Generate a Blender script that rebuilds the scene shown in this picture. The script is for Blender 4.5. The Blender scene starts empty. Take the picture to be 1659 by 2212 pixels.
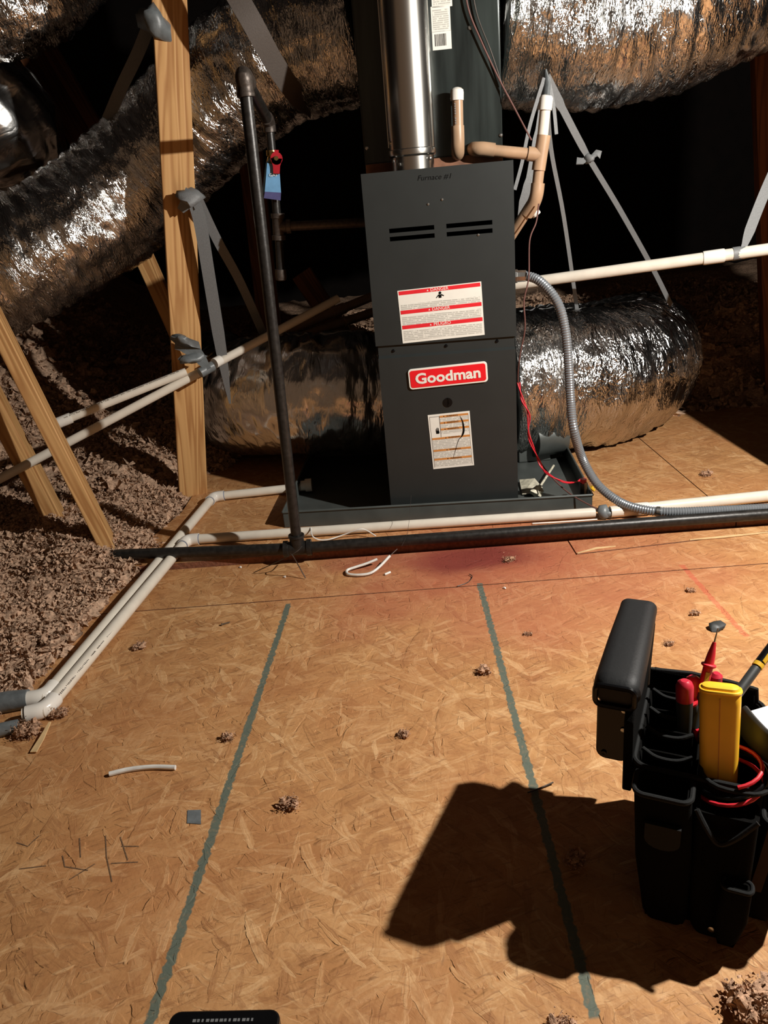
import bpy, bmesh, math, random
from mathutils import Vector, Matrix, noise
PI = math.pi
S = bpy.context.scene
COL = S.collection

# ------------------------------------------------------------------ camera
F, CX, CY, CAMZ = 1650.0, 829.5, 1106.0, 0.865
_d = Vector((362.0, 3978.0, F)).normalized()            # direction of "down" seen by the camera
_up = -_d
_fw = (Vector((0, 0, 1)) - Vector((0, 0, 1)).dot(_up) * _up).normalized()
_rt = _fw.cross(_up)
R3 = Matrix((_rt, _fw, _up))                            # camera (x right, y down, z forward) -> world
CAM = Vector((0, 0, CAMZ))
cd = bpy.data.cameras.new('camera'); cam = bpy.data.objects.new('camera', cd); COL.objects.link(cam)
cd.sensor_width = 36.0; cd.lens = F / 2212.0 * 36.0; cd.clip_start = 0.02
X_, Y_, Z_ = R3 @ Vector((1, 0, 0)), R3 @ Vector((0, -1, 0)), R3 @ Vector((0, 0, -1))
m = Matrix((X_, Y_, Z_)).transposed().to_4x4(); m.translation = CAM
cam.matrix_world = m
S.camera = cam

# ------------------------------------------------------------------ world, light, exposure
w = bpy.data.worlds.new('dark_attic'); S.world = w; w.use_nodes = True
w.node_tree.nodes['Background'].inputs[0].default_value = (1.0, 0.62, 0.38, 1)
w.node_tree.nodes['Background'].inputs[1].default_value = 0.11
ld = bpy.data.lights.new('work_light', 'POINT'); ld.energy = 170.0; ld.color = (1.0, 0.95, 0.88); ld.shadow_soft_size = 0.016
lo = bpy.data.objects.new('work_light', ld); COL.objects.link(lo); lo.location = (1.19, 0.98, 1.31)
S.view_settings.view_transform = 'Standard'; S.view_settings.look = 'None'
S.view_settings.gamma = 1.0; S.view_settings.use_curve_mapping = False
S.view_settings.exposure = 0.0
S.cycles.max_bounces = 5; S.cycles.diffuse_bounces = 3; S.cycles.glossy_bounces = 3; S.cycles.caustics_reflective = False; S.cycles.caustics_refractive = False

# ------------------------------------------------------------------ measuring helpers
def ray(px, py):
    return R3 @ Vector(((px - CX) / F, (py - CY) / F, 1.0))
def az(px, py, z):            # point of the scene at height z
    r = ray(px, py); return CAM + r * ((z - CAMZ) / r.z)
def ay(px, py, y):            # point of the scene at distance y
    r = ray(px, py); return CAM + r * (y / r.y)

# ------------------------------------------------------------------ materials
def new_mat(name):
    mt = bpy.data.materials.new(name); mt.use_nodes = True
    return mt, mt.node_tree.nodes, mt.node_tree.links, mt.node_tree.nodes['Principled BSDF']
def plain(name, col, rough=0.5, metal=0.0, var=0.12, bump=0.0, scale=60.0, coat=0.0, stretch=(1, 1, 1), spec=0.5):
    mt, N, L, P = new_mat(name)
    tc = N.new('ShaderNodeTexCoord'); mp = N.new('ShaderNodeMapping'); mp.inputs['Scale'].default_value = stretch
    nz = N.new('ShaderNodeTexNoise'); nz.inputs['Scale'].default_value = scale; nz.inputs['Detail'].default_value = 5
    L.new(tc.outputs['Object'], mp.inputs[0]); L.new(mp.outputs[0], nz.inputs['Vector'])
    cr = N.new('ShaderNodeValToRGB')
    cr.color_ramp.elements[0].position = 0.3; cr.color_ramp.elements[1].position = 0.7
    cr.color_ramp.elements[0].color = tuple(c * (1 - var) for c in col) + (1,)
    cr.color_ramp.elements[1].color = tuple(min(1, c * (1 + var)) for c in col) + (1,)
    L.new(nz.outputs['Fac'], cr.inputs[0]); L.new(cr.outputs[0], P.inputs['Base Color'])
    P.inputs['Roughness'].default_value = rough; P.inputs['Metallic'].default_value = metal
    P.inputs['Specular IOR Level'].default_value = spec
    if coat: P.inputs['Coat Weight'].default_value = coat
    if bump:
        b = N.new('ShaderNodeBump'); b.inputs['Strength'].default_value = 1.0; b.inputs['Distance'].default_value = bump
        L.new(nz.outputs['Fac'], b.inputs['Height']); L.new(b.outputs[0], P.inputs['Normal'])
    return mt
def math_n(N, L, op, a, b=None, c=None, clamp=False):
    n = N.new('ShaderNodeMath'); n.operation = op; n.use_clamp = clamp
    for i, v in enumerate((a, b, c)):
        if v is None: continue
        if isinstance(v, (int, float)): n.inputs[i].default_value = v
        else: L.new(v, n.inputs[i])
    return n.outputs[0]
def smooth_n(N, L, v, a, b):
    n = N.new('ShaderNodeMapRange'); n.interpolation_type = 'SMOOTHSTEP'
    n.inputs['From Min'].default_value = a; n.inputs['From Max'].default_value = b
    L.new(v, n.inputs['Value']); return n.outputs[0]
def mix_n(N, L, fac, a, b):
    n = N.new('ShaderNodeMix'); n.data_type = 'RGBA'
    if isinstance(fac, (int, float)): n.inputs[0].default_value = fac
    else: L.new(fac, n.inputs[0])
    for i, v in ((6, a), (7, b)):
        if isinstance(v, tuple): n.inputs[i].default_value = v + (1,)
        else: L.new(v, n.inputs[i])
    return n.outputs[2]

def osb_material():
    mt, N, L, P = new_mat('oriented_strand_board')
    tc = N.new('ShaderNodeTexCoord'); pos = tc.outputs['Object']
    wob = N.new('ShaderNodeTexNoise'); wob.inputs['Scale'].default_value = 45; wob.inputs['Detail'].default_value = 3
    L.new(pos, wob.inputs['Vector'])
    vm = N.new('ShaderNodeVectorMath'); vm.operation = 'MULTIPLY_ADD'
    L.new(wob.outputs['Color'], vm.inputs[0]); vm.inputs[1].default_value = (0.009, 0.009, 0); L.new(pos, vm.inputs[2])
    big = N.new('ShaderNodeTexNoise'); big.inputs['Scale'].default_value = 5.5; big.inputs['Detail'].default_value = 5
    L.new(pos, big.inputs['Vector'])
    cr = N.new('ShaderNodeValToRGB'); cr.color_ramp.elements[0].position = 0.32; cr.color_ramp.elements[1].position = 0.68
    cr.color_ramp.elements[0].color = (0.38, 0.165, 0.055, 1); cr.color_ramp.elements[1].color = (0.57, 0.285, 0.105, 1)
    L.new(big.outputs['Fac'], cr.inputs[0]); col = cr.outputs[0]
    height = None
    specs = [(8, 8, 34, .50), (68, 7, 32, .55), (-35, 9, 42, .55), (30, 8, 44, .55), (-12, 12, 62, .55), (112, 12, 60, .6),
             (24, 16, 85, .6), (85, 19, 95, .64), (-50, 24, 120, .66), (15, 34, 190, .68)]
    for k, (ang, sx, sy, th) in enumerate(specs):
        mp = N.new('ShaderNodeMapping'); mp.vector_type = 'TEXTURE'; mp.inputs['Rotation'].default_value = (0, 0, math.radians(ang))
        mp.inputs['Location'].default_value = (k * 3.7, k * 1.3, 0); mp.inputs['Scale'].default_value = (1.0 / sx, 1.0 / sy, 1000)
        L.new(vm.outputs[0], mp.inputs[0])
        v = N.new('ShaderNodeTexVoronoi'); v.feature = 'F1'; v.voronoi_dimensions = '2D'; v.inputs['Scale'].default_value = 1.0
        L.new(mp.outputs[0], v.inputs['Vector'])
        fb = N.new('ShaderNodeTexNoise'); fb.noise_dimensions = '2D'; fb.inputs['Scale'].default_value = 1.0; fb.inputs['Detail'].default_value = 2
        mf_ = N.new('ShaderNodeMapping'); mf_.inputs['Scale'].default_value = (0.8, 4.0, 1); L.new(mp.outputs[0], mf_.inputs[0]); L.new(mf_.outputs[0], fb.inputs['Vector'])
        sep = N.new('ShaderNodeSeparateColor'); L.new(v.outputs['Color'], sep.inputs[0])
        pick = smooth_n(N, L, sep.outputs[0], th, th + 0.01)
        soft = math_n(N, L, 'MULTIPLY', pick, smooth_n(N, L, v.outputs['Distance'], 0.60, 0.50 if k % 3 else 0.30))
        f = math_n(N, L, 'MULTIPLY', soft, math_n(N, L, 'MULTIPLY_ADD', sep.outputs[2], 0.55, 0.10))
        tone = math_n(N, L, 'MULTIPLY_ADD', math_n(N, L, 'SUBTRACT', fb.outputs['Fac'], 0.5), 1.1, sep.outputs[1], clamp=True)
        c2 = N.new('ShaderNodeValToRGB'); e = c2.color_ramp.elements
        e[0].position = 0.0; e[0].color = (0.33, 0.14, 0.048, 1) if k < 8 else (0.24, 0.095, 0.03, 1)
        e[1].position = 1.0; e[1].color = (0.76, 0.48, 0.235, 1)
        e2 = e.new(0.35); e2.color = (0.47, 0.225, 0.08, 1)
        e3 = e.new(0.75); e3.color = (0.58, 0.31, 0.125, 1)
        L.new(tone, c2.inputs[0])
        col = mix_n(N, L, f, col, c2.outputs[0])
        hh = math_n(N, L, 'MULTIPLY', soft, math_n(N, L, 'MULTIPLY_ADD', fb.outputs['Fac'], 0.4, sep.outputs[2]))
        height = hh if height is None else math_n(N, L, 'MAXIMUM', height, hh)
    # wood fibre streaks and small dark specks
    for ang, lo_, hi_, amt in ((12, 0.60, 0.70, 0.5), (75, 0.62, 0.72, 0.45), (-30, 0.62, 0.72, 0.45)):
        mp = N.new('ShaderNodeMapping'); mp.vector_type = 'TEXTURE'
        mp.inputs['Rotation'].default_value = (0, 0, math.radians(ang)); mp.inputs['Scale'].default_value = (0.05, 0.006, 1)
        L.new(vm.outputs[0], mp.inputs[0])
        n = N.new('ShaderNodeTexNoise'); n.inputs['Scale'].default_value = 1.6; n.inputs['Detail'].default_value = 4
        L.new(mp.outputs[0], n.inputs['Vector'])
        f = math_n(N, L, 'MULTIPLY', smooth_n(N, L, n.outputs['Fac'], lo_, hi_), amt)
        col = mix_n(N, L, f, col, (0.16, 0.065, 0.022))
    n = N.new('ShaderNodeTexNoise'); n.inputs['Scale'].default_value = 3.1; n.inputs['Detail'].default_value = 3
    L.new(pos, n.inputs['Vector'])
    col = mix_n(N, L, math_n(N, L, 'MULTIPLY', smooth_n(N, L, n.outputs['Fac'], 0.42, 0.68), 0.42), col, (0.43, 0.165, 0.055))
    # painted green lines, red chalk line, red primer stain
    sx = N.new('ShaderNodeSeparateXYZ'); L.new(pos, sx.inputs[0]); X, Y = sx.outputs[0], sx.outputs[1]
    jag = N.new('ShaderNodeTexNoise'); jag.inputs['Scale'].default_value = 90; jag.inputs['Detail'].default_value = 4
    L.new(pos, jag.inputs['Vector'])
    jz = math_n(N, L, 'MULTIPLY_ADD', jag.outputs['Fac'], 0.013, -0.0065)
    def line(x0, k, y0, y1, hw, colr, amt):
        nonlocal col
        dx = math_n(N, L, 'SUBTRACT', X, math_n(N, L, 'MULTIPLY_ADD', Y, k, x0 - k * 0.0))
        dx = math_n(N, L, 'ADD', math_n(N, L, 'ABSOLUTE', dx), jz)
        f = smooth_n(N, L, dx, hw + 0.0012, hw - 0.0012)
        f = math_n(N, L, 'MULTIPLY', f, smooth_n(N, L, Y, y0 - 0.003, y0 + 0.003))
        f = math_n(N, L, 'MULTIPLY', f, smooth_n(N, L, Y, y1 + 0.003, y1 - 0.003))
        pat = smooth_n(N, L, jag.outputs['Fac'], 0.25, 0.45)
        f = math_n(N, L, 'MULTIPLY', f, math_n(N, L, 'MULTIPLY_ADD', pat, 0.25, amt - 0.25))
        col = mix_n(N, L, f, col, colr)
    def two(p, q):
        k = (q.x - p.x) / (q.y - p.y); return p.x - k * p.y, k
    st = az(1030, 1205, 0)
    def blob(cx, cy, rx, ry, amt, colr, a=1.1, b=0.35):
        nonlocal col
        ex = math_n(N, L, 'DIVIDE', math_n(N, L, 'SUBTRACT', X, cx), rx); ey = math_n(N, L, 'DIVIDE', math_n(N, L, 'SUBTRACT', Y, cy), ry)
        d = math_n(N, L, 'SQRT', math_n(N, L, 'ADD', math_n(N, L, 'MULTIPLY', ex, ex), math_n(N, L, 'MULTIPLY', ey, ey)))
        d = math_n(N, L, 'MULTIPLY_ADD', big.outputs['Fac'], 0.9, math_n(N, L, 'SUBTRACT', d, 0.45))
        f = math_n(N, L, 'MULTIPLY', smooth_n(N, L, d, a, b), amt)
        col = mix_n(N, L, f, col, colr)
    blob(st.x + 0.08, st.y - 0.10, 0.60, 0.42, 0.55, (0.45, 0.13, 0.065))
    blob(st.x + 0.02, st.y - 0.03, 0.34, 0.20, 0.45, (0.38, 0.07, 0.04))
    blob(st.x - 0.02, st.y + 0.0, 0.20, 0.10, 0.9, (0.18, 0.018, 0.015))
    blob(st.x - 0.25, st.y + 0.03, 0.25, 0.09, 0.45, (0.34, 0.07, 0.045))
    a, k = two(az(625, 1300, 0), az(323, 2212, 0)); line(a, k, 0.3, 1.585, 0.0066, (0.085, 0.125, 0.10), 0.95)
    a, k = two(az(1037, 1265, 0), az(1283, 2195, 0)); line(a, k, 0.565, 1.60, 0.0066, (0.085, 0.125, 0.10), 0.95)
    a, k = two(az(1490, 1240, 0), az(1640, 1405, 0)); line(a, k, 1.28, 1.60, 0.006, (0.55, 0.06, 0.04), 0.45)
    L.new(mix_n(N, L, 0.035, col, (0.62, 0.46, 0.38)), P.inputs['Base Color']); P.inputs['Roughness'].default_value = 0.62; P.inputs['Specular IOR Level'].default_value = 0.25
    b = N.new('ShaderNodeBump'); b.inputs['Distance'].default_value = 0.0016; b.inputs['Strength'].default_value = 0.8
    fine = N.new('ShaderNodeTexNoise'); fine.inputs['Scale'].default_value = 160; L.new(pos, fine.inputs['Vector'])
    L.new(math_n(N, L, 'MULTIPLY_ADD', fine.outputs['Fac'], 0.35, height), b.inputs['Height']); L.new(b.outputs[0], P.inputs['Normal'])
    return mt

def timber_material(name, light, dark, rough=0.6):
    mt, N, L, P = new_mat(name)
    tc = N.new('ShaderNodeTexCoord'); mp = N.new('ShaderNodeMapping'); mp.inputs['Scale'].default_value = (14, 14, 0.75)
    L.new(tc.outputs['Object'], mp.inputs[0])
    n = N.new('ShaderNodeTexNoise'); n.inputs['Scale'].default_value = 1.2; n.inputs['Detail'].default_value = 2; n.inputs['Distortion'].default_value = 0.4
    L.new(mp.outputs[0], n.inputs['Vector'])
    s = math_n(N, L, 'SINE', math_n(N, L, 'MULTIPLY', n.outputs['Fac'], 62.0))
    s = math_n(N, L, 'MULTIPLY_ADD', s, 0.5, 0.5)
    cr = N.new('ShaderNodeValToRGB'); cr.color_ramp.elements[0].color = dark + (1,); cr.color_ramp.elements[1].color = light + (1,)
    cr.color_ramp.elements[0].position = 0.0; cr.color_ramp.elements[1].position = 0.55
    L.new(s, cr.inputs[0])
    n2 = N.new('ShaderNodeTexNoise'); n2.inputs['Scale'].default_value = 6; n2.inputs['Detail'].default_value = 5
    L.new(tc.outputs['Object'], n2.inputs['Vector'])
    c = mix_n(N, L, math_n(N, L, 'MULTIPLY', smooth_n(N, L, n2.outputs['Fac'], 0.4, 0.75), 0.5), cr.outputs[0], light)
    # knots
    v = N.new('ShaderNodeTexVoronoi'); v.inputs['Scale'].default_value = 1.0; mk = N.new('ShaderNodeMapping'); mk.inputs['Scale'].default_value = (9, 9, 3.2)
    L.new(tc.outputs['Object'], mk.inputs[0]); L.new(mk.outputs[0], v.inputs['Vector'])
    c = mix_n(N, L, math_n(N, L, 'MULTIPLY', smooth_n(N, L, v.outputs['Distance'], 0.13, 0.07), 0.7), c, tuple(x * 0.4 for x in dark))
    L.new(c, P.inputs['Base Color']); P.inputs['Roughness'].default_value = rough; P.inputs['Specular IOR Level'].default_value = 0.25
    b = N.new('ShaderNodeBump'); b.inputs['Distance'].default_value = 0.0006; L.new(s, b.inputs['Height']); L.new(b.outputs[0], P.inputs['Normal'])
    return mt

def foil_material(name, col=(0.80, 0.79, 0.77), rough=0.13, su=105.0, sv=24.0, dist=0.008):
    mt, N, L, P = new_mat(name)
    uv = N.new('ShaderNodeUVMap')
    def nz(sx, sy, detail, distort=0.0):
        mp = N.new('ShaderNodeMapping'); mp.inputs['Scale'].default_value = (sx, sy, 1); L.new(uv.outputs[0], mp.inputs[0])
        n = N.new('ShaderNodeTexNoise'); n.inputs['Scale'].default_value = 1.0; n.inputs['Detail'].default_value = detail; n.inputs['Distortion'].default_value = distort
        L.new(mp.outputs[0], n.inputs['Vector']); return n.outputs['Fac']
    a = nz(su, sv, 3, 0.6)                                 # gathers running round the duct
    ridge = math_n(N, L, 'ABSOLUTE', math_n(N, L, 'SUBTRACT', a, 0.5))
    b = nz(su * 2.6, sv * 3.2, 2)
    c = nz(9, 6, 2)
    amp = math_n(N, L, 'MULTIPLY_ADD', c, 1.6, -0.25, clamp=True)
    h = math_n(N, L, 'MULTIPLY', math_n(N, L, 'ADD', math_n(N, L, 'MULTIPLY', ridge, 2.2), math_n(N, L, 'MULTIPLY', b, 0.45)), amp)
    bp = N.new('ShaderNodeBump'); bp.inputs['Distance'].default_value = dist; bp.inputs['Strength'].default_value = 1.0
    L.new(h, bp.inputs['Height']); L.new(bp.outputs[0], P.inputs['Normal'])
    cc = mix_n(N, L, smooth_n(N, L, nz(5, 4, 3), 0.35, 0.65), tuple(x * 0.72 for x in col), col)
    L.new(cc, P.inputs['Base Color']); P.inputs['Metallic'].default_value = 1.0
    r = math_n(N, L, 'MULTIPLY_ADD', nz(14, 10, 3), 0.24, rough - 0.06); L.new(r, P.inputs['Roughness'])
    return mt

def print_material(name, base, ink, lines, words):      # rows of print too small to read
    mt, N, L, P = new_mat(name)
    tc = N.new('ShaderNodeTexCoord'); sx = N.new('ShaderNodeSeparateXYZ'); L.new(tc.outputs['Object'], sx.inputs[0])
    row = math_n(N, L, 'MULTIPLY', sx.outputs[2], lines)
    fr = math_n(N, L, 'FRACT', row); fl = math_n(N, L, 'FLOOR', row)
    cmb = N.new('ShaderNodeCombineXYZ'); L.new(math_n(N, L, 'MULTIPLY', sx.outputs[0], words), cmb.inputs[0]); L.new(math_n(N, L, 'MULTIPLY', fl, 7.3), cmb.inputs[1])
    n = N.new('ShaderNodeTexNoise'); n.inputs['Scale'].default_value = 1.0; n.inputs['Detail'].default_value = 2; L.new(cmb.outputs[0], n.inputs['Vector'])
    f = math_n(N, L, 'MULTIPLY', smooth_n(N, L, fr, 0.38, 0.46), smooth_n(N, L, n.outputs['Fac'], 0.38, 0.46))
    L.new(mix_n(N, L, math_n(N, L, 'MULTIPLY', f, 0.42), base, ink), P.inputs['Base Color']); P.inputs['Roughness'].default_value = 0.45
    return mt

M = {}
M['osb'] = osb_material()
M['osb_edge'] = plain('board_edge', (0.22, 0.085, 0.045), 0.85, var=0.3, bump=0.002, scale=120)
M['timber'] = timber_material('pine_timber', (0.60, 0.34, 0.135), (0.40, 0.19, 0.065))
M['dark_timber'] = timber_material('dark_red_timber', (0.20, 0.075, 0.03), (0.10, 0.035, 0.015))  # same grain in a darker, redder tone
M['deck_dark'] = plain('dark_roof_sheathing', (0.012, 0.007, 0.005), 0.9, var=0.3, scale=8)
M['foil'] = foil_material('wrinkled_silver_foil')
M['foil_tight'] = foil_material('tight_silver_foil', su=45, sv=9, dist=0.004, rough=0.2)
M['insul'] = plain('loose_fibre_insulation', (0.52, 0.345, 0.235), 1.0, var=0.45, bump=0.004, scale=110, spec=0.05)
M['pvc'] = plain('white_plastic_pipe', (0.72, 0.66, 0.56), 0.28, var=0.06, scale=30)
M['pvc_fit'] = plain('white_plastic_fitting', (0.78, 0.74, 0.67), 0.22, var=0.04, scale=30)
M['pvc_shade_tan'] = plain('shade_tan_plastic_pipe', (0.40, 0.255, 0.155), 0.35, var=0.15, scale=20)  # tan puts warm shade into the colour of white plastic
M['glue'] = plain('blue_pipe_primer', (0.10, 0.14, 0.24), 0.5)
M['ink'] = plain('black_ink', (0.004, 0.004, 0.004), 0.9, spec=0.05)
M['ink_grey'] = plain('grey_ink', (0.16, 0.15, 0.14), 0.6)
M['black_pipe'] = plain('black_iron_pipe', (0.022, 0.020, 0.018), 0.38, metal=0.3, var=0.4, bump=0.0004, scale=90)
M['brown_pipe'] = plain('dull_iron_fitting', (0.075, 0.06, 0.05), 0.45, metal=0.5, var=0.3, bump=0.0006, scale=120)
M['cabinet'] = plain('grey_painted_steel', (0.021, 0.024, 0.0235), 0.45, var=0.06, scale=14, spec=0.4)
M['cabinet_dark'] = plain('slot_shade_black', (0.001, 0.001, 0.001), 1.0, spec=0.0)
M['coil'] = plain('dark_coated_steel', (0.030, 0.038, 0.036), 0.24, metal=0.35, var=0.5, scale=5, stretch=(6, 6, 0.6))
M['rust'] = plain('stained_drain_strip', (0.22, 0.095, 0.05), 0.7, var=0.5, scale=22)
M['galv'] = plain('bright_galvanised_steel', (0.55, 0.53, 0.49), 0.24, metal=1.0, var=0.12, scale=4, stretch=(1, 1, 0.3))
M['pan'] = plain('dull_galvanised_pan', (0.085, 0.095, 0.09), 0.42, metal=0.2, var=0.2, scale=12)
M['screw'] = plain('screw_steel', (0.5, 0.5, 0.48), 0.3, metal=1.0)
M['label'] = plain('white_label', (0.80, 0.79, 0.72), 0.4, var=0.02)
M['red'] = plain('label_red', (0.72, 0.02, 0.03), 0.4, var=0.05)
M['badge_red'] = plain('badge_red', (0.78, 0.012, 0.02), 0.3, var=0.03)
M['orange'] = plain('label_orange', (0.58, 0.24, 0.06), 0.5, var=0.05)
M['print'] = print_material('small_grey_print', (0.74, 0.73, 0.66), (0.10, 0.10, 0.09), 230.0, 170.0)
M['strap'] = plain('grey_webbing_strap', (0.165, 0.17, 0.172), 0.55, var=0.1, bump=0.0004, scale=300)
M['strap_shaded'] = plain('shade_darkened_webbing', (0.075, 0.06, 0.05), 0.6, var=0.1, bump=0.0004, scale=300)  # the cabinet's shade is put into this strap colour
M['strap_brown'] = plain('brown_webbing', (0.03, 0.018, 0.012), 0.8, spec=0.1)
M['tape'] = plain('grey_cloth_tape', (0.14, 0.155, 0.16), 0.4, var=0.2, bump=0.001, scale=60)
M['conduit'] = plain('grey_conduit_jacket', (0.23, 0.25, 0.27), 0.3, metal=0.35, var=0.05)
M['wire_red'] = plain('red_wire', (0.62, 0.02, 0.035), 0.4)
M['wire_brown'] = plain('brown_wire', (0.13, 0.055, 0.045), 0.5)
M['wire_white'] = plain('white_cable_jacket', (0.75, 0.73, 0.68), 0.4)
M['wire_steel'] = plain('thin_steel_wire', (0.10, 0.085, 0.075), 0.4, metal=0.7)
M['brass'] = plain('brass', (0.55, 0.42, 0.18), 0.3, metal=1.0)
M['valve_red'] = plain('red_valve_handle', (0.40, 0.015, 0.025), 0.35)
M['blue_tag'] = plain('blue_tag', (0.16, 0.36, 0.60), 0.3, var=0.1)
M['navy'] = plain('navy_print', (0.08, 0.08, 0.20), 0.4)
M['bag'] = plain('black_ballistic_nylon', (0.0035, 0.0033, 0.003), 0.95, var=0.3, bump=0.0004, scale=500, spec=0.06)
M['bag_trim'] = plain('black_binding_tape', (0.012, 0.0125, 0.0125), 0.8, bump=0.0003, scale=400, spec=0.15)
M['rubber'] = plain('black_padded_grip', (0.012, 0.0125, 0.013), 0.55, bump=0.0002, scale=300, spec=0.22)
M['gloss_black'] = plain('glossy_black_plastic', (0.004, 0.004, 0.0045), 0.25, spec=0.25)
M['yellow'] = plain('yellow_rubber_holster', (0.92, 0.52, 0.03), 0.38, var=0.03)
M['pink'] = plain('red_plastic_grip', (0.50, 0.02, 0.045), 0.35)
M['probe_grey'] = plain('dark_grey_rubber', (0.03, 0.033, 0.032), 0.5)
M['yel_band'] = plain('yellow_band', (0.75, 0.45, 0.03), 0.4)
M['paper'] = plain('white_paper', (0.72, 0.74, 0.78), 0.6, var=0.02)
M['tuft'] = plain('brown_fibre_clump', (0.46, 0.28, 0.18), 1.0, var=0.5, bump=0.004, scale=150, spec=0.05)
M['leaf'] = plain('dry_pale_scrap', (0.62, 0.58, 0.45), 0.6, var=0.3, scale=80)
M['pencil'] = plain('pencil_smudge', (0.16, 0.09, 0.045), 0.8, var=0.4, scale=200)
M['splinter'] = plain('pale_wood_splinter', (0.70, 0.48, 0.24), 0.7, var=0.15)

# ------------------------------------------------------------------ mesh helpers
class MB:
    def __init__(s): s.v = []; s.f = []; s.uv = []
    def add(s, vs, fs, uvs=None):
        o = len(s.v); s.v += [tuple(v) for v in vs]; s.f += [tuple(i + o for i in f) for f in fs]
        s.uv += [uvs[i] if uvs else (0, 0) for i in range(len(vs))]
        return s
    def box(s, lo, hi, mat=None):
        (a, b, c), (d, e, f) = lo, hi
        vs = [Vector(p) for p in ((a, b, c), (d, b, c), (d, e, c), (a, e, c), (a, b, f), (d, b, f), (d, e, f), (a, e, f))]
        if mat is not None: vs = [mat @ v for v in vs]
        return s.add(vs, [(0, 3, 2, 1), (4, 5, 6, 7), (0, 1, 5, 4), (1, 2, 6, 5), (2, 3, 7, 6), (3, 0, 4, 7)])
    def prism(s, pts, y0, y1, mat=None):     # outline in x,z, extruded along y
        n = len(pts); vs = [Vector((x, y0, z)) for x, z in pts] + [Vector((x, y1, z)) for x, z in pts]
        if mat is not None: vs = [mat @ v for v in vs]
        return s.add(vs, [tuple(range(n)), tuple(range(2 * n - 1, n - 1, -1))] + [(i, i + n, (i + 1) % n + n, (i + 1) % n) for i in range(n)])
    def tube(s, pts, r, seg=16, cap=True, squash=1.0, up=None):
        pts = [Vector(p) for p in pts]; n = len(pts)
        rr = r if callable(r) else (lambda i: r[i] if isinstance(r, (list, tuple)) else r)
        T = [(pts[min(i + 1, n - 1)] - pts[max(i - 1, 0)]).normalized() for i in range(n)]
        u = Vector(up) if up else (Vector((0, 0, 1)) if abs(T[0].z) < 0.9 else Vector((0, 1, 0)))
        u = (u - u.dot(T[0]) * T[0]).normalized()
        vs = []; uvs = []; L_ = 0.0
        for i in range(n):
            u = (u - u.dot(T[i]) * T[i]).normalized(); w_ = T[i].cross(u)
            if i: L_ += (pts[i] - pts[i - 1]).length
            R_ = rr(i)
            for k in range(seg):
                a = 2 * PI * k / seg
                vs.append(pts[i] + u * (math.cos(a) * R_) + w_ * (math.sin(a) * R_ * squash)); uvs.append((L_, a * R_))
        fs = [(i * seg + k, i * seg + (k + 1) % seg, (i + 1) * seg + (k + 1) % seg, (i + 1) * seg + k) for i in range(n - 1) for k in range(seg)]
        if cap: fs += [tuple(reversed(range(seg))), tuple(range((n - 1) * seg, n * seg))]
        return s.add(vs, fs, uvs)
    def ribbon(s, pts, width, thick, face):
        pts = [Vector(p) for p in pts]; n = len(pts); vs = []
        wd = width if isinstance(width, (list, tuple)) else [width] * n
        for i in range(n):
            t = (pts[min(i + 1, n - 1)] - pts[max(i - 1, 0)]).normalized()
            fc = Vector(face[i]) if isinstance(face, list) else Vector(face)
            side = t.cross(fc).normalized(); nn = side.cross(t).normalized()
            for a, b in ((-1, -1), (1, -1), (1, 1), (-1, 1)): vs.append(pts[i] + side * (a * wd[i] / 2) + nn * (b * thick / 2))
        fs = [(i * 4 + k, i * 4 + (k + 1) % 4, i * 4 + 4 + (k + 1) % 4, i * 4 + 4 + k) for i in range(n - 1) for k in range(4)]
        fs += [(3, 2, 1, 0), tuple(range(n * 4 - 4, n * 4))]
        return s.add(vs, fs)
def curve(pts, n=8):
    pts = [Vector(p) for p in pts]; out = []
    P_ = [pts[0] * 2 - pts[1]] + pts + [pts[-1] * 2 - pts[-2]]
    for i in range(1, len(P_) - 2):
        for k in range(n):
            t = k / n; a, b, c, d = P_[i - 1], P_[i], P_[i + 1], P_[i + 2]
            out.append(0.5 * ((2 * b) + (c - a) * t + (2 * a - 5 * b + 4 * c - d) * t * t + (3 * b - a - 3 * c + d) * t ** 3))
    out.append(pts[-1]); return out
def rrect(x0, x1, z0, z1, r, n=5):
    o = []
    for cx, cz, a0 in ((x1 - r, z1 - r, 0), (x0 + r, z1 - r, 90), (x0 + r, z0 + r, 180), (x1 - r, z0 + r, 270)):
        for k in range(n + 1):
            a = math.radians(a0 + 90 * k / n); o.append((cx + r * math.cos(a), cz + r * math.sin(a)))
    return o
def tag(o, label=None, cat=None, group=None, kind=None):
    if label: o['label'] = label
    if cat: o['category'] = cat
    if group: o['group'] = group
    if kind: o['kind'] = kind
    return o
def link(o, parent):
    COL.objects.link(o)
    if parent is not None:
        o.parent = parent
        root = parent
        while root.parent is not None: root = root.parent
        if not root.get('local'): o.matrix_parent_inverse = parent_world(parent).inverted()
    return o
def parent_world(p):
    mt = p.matrix_basis.copy()
    if p.parent is not None: mt = parent_world(p.parent) @ p.matrix_parent_inverse @ mt
    return mt
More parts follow.
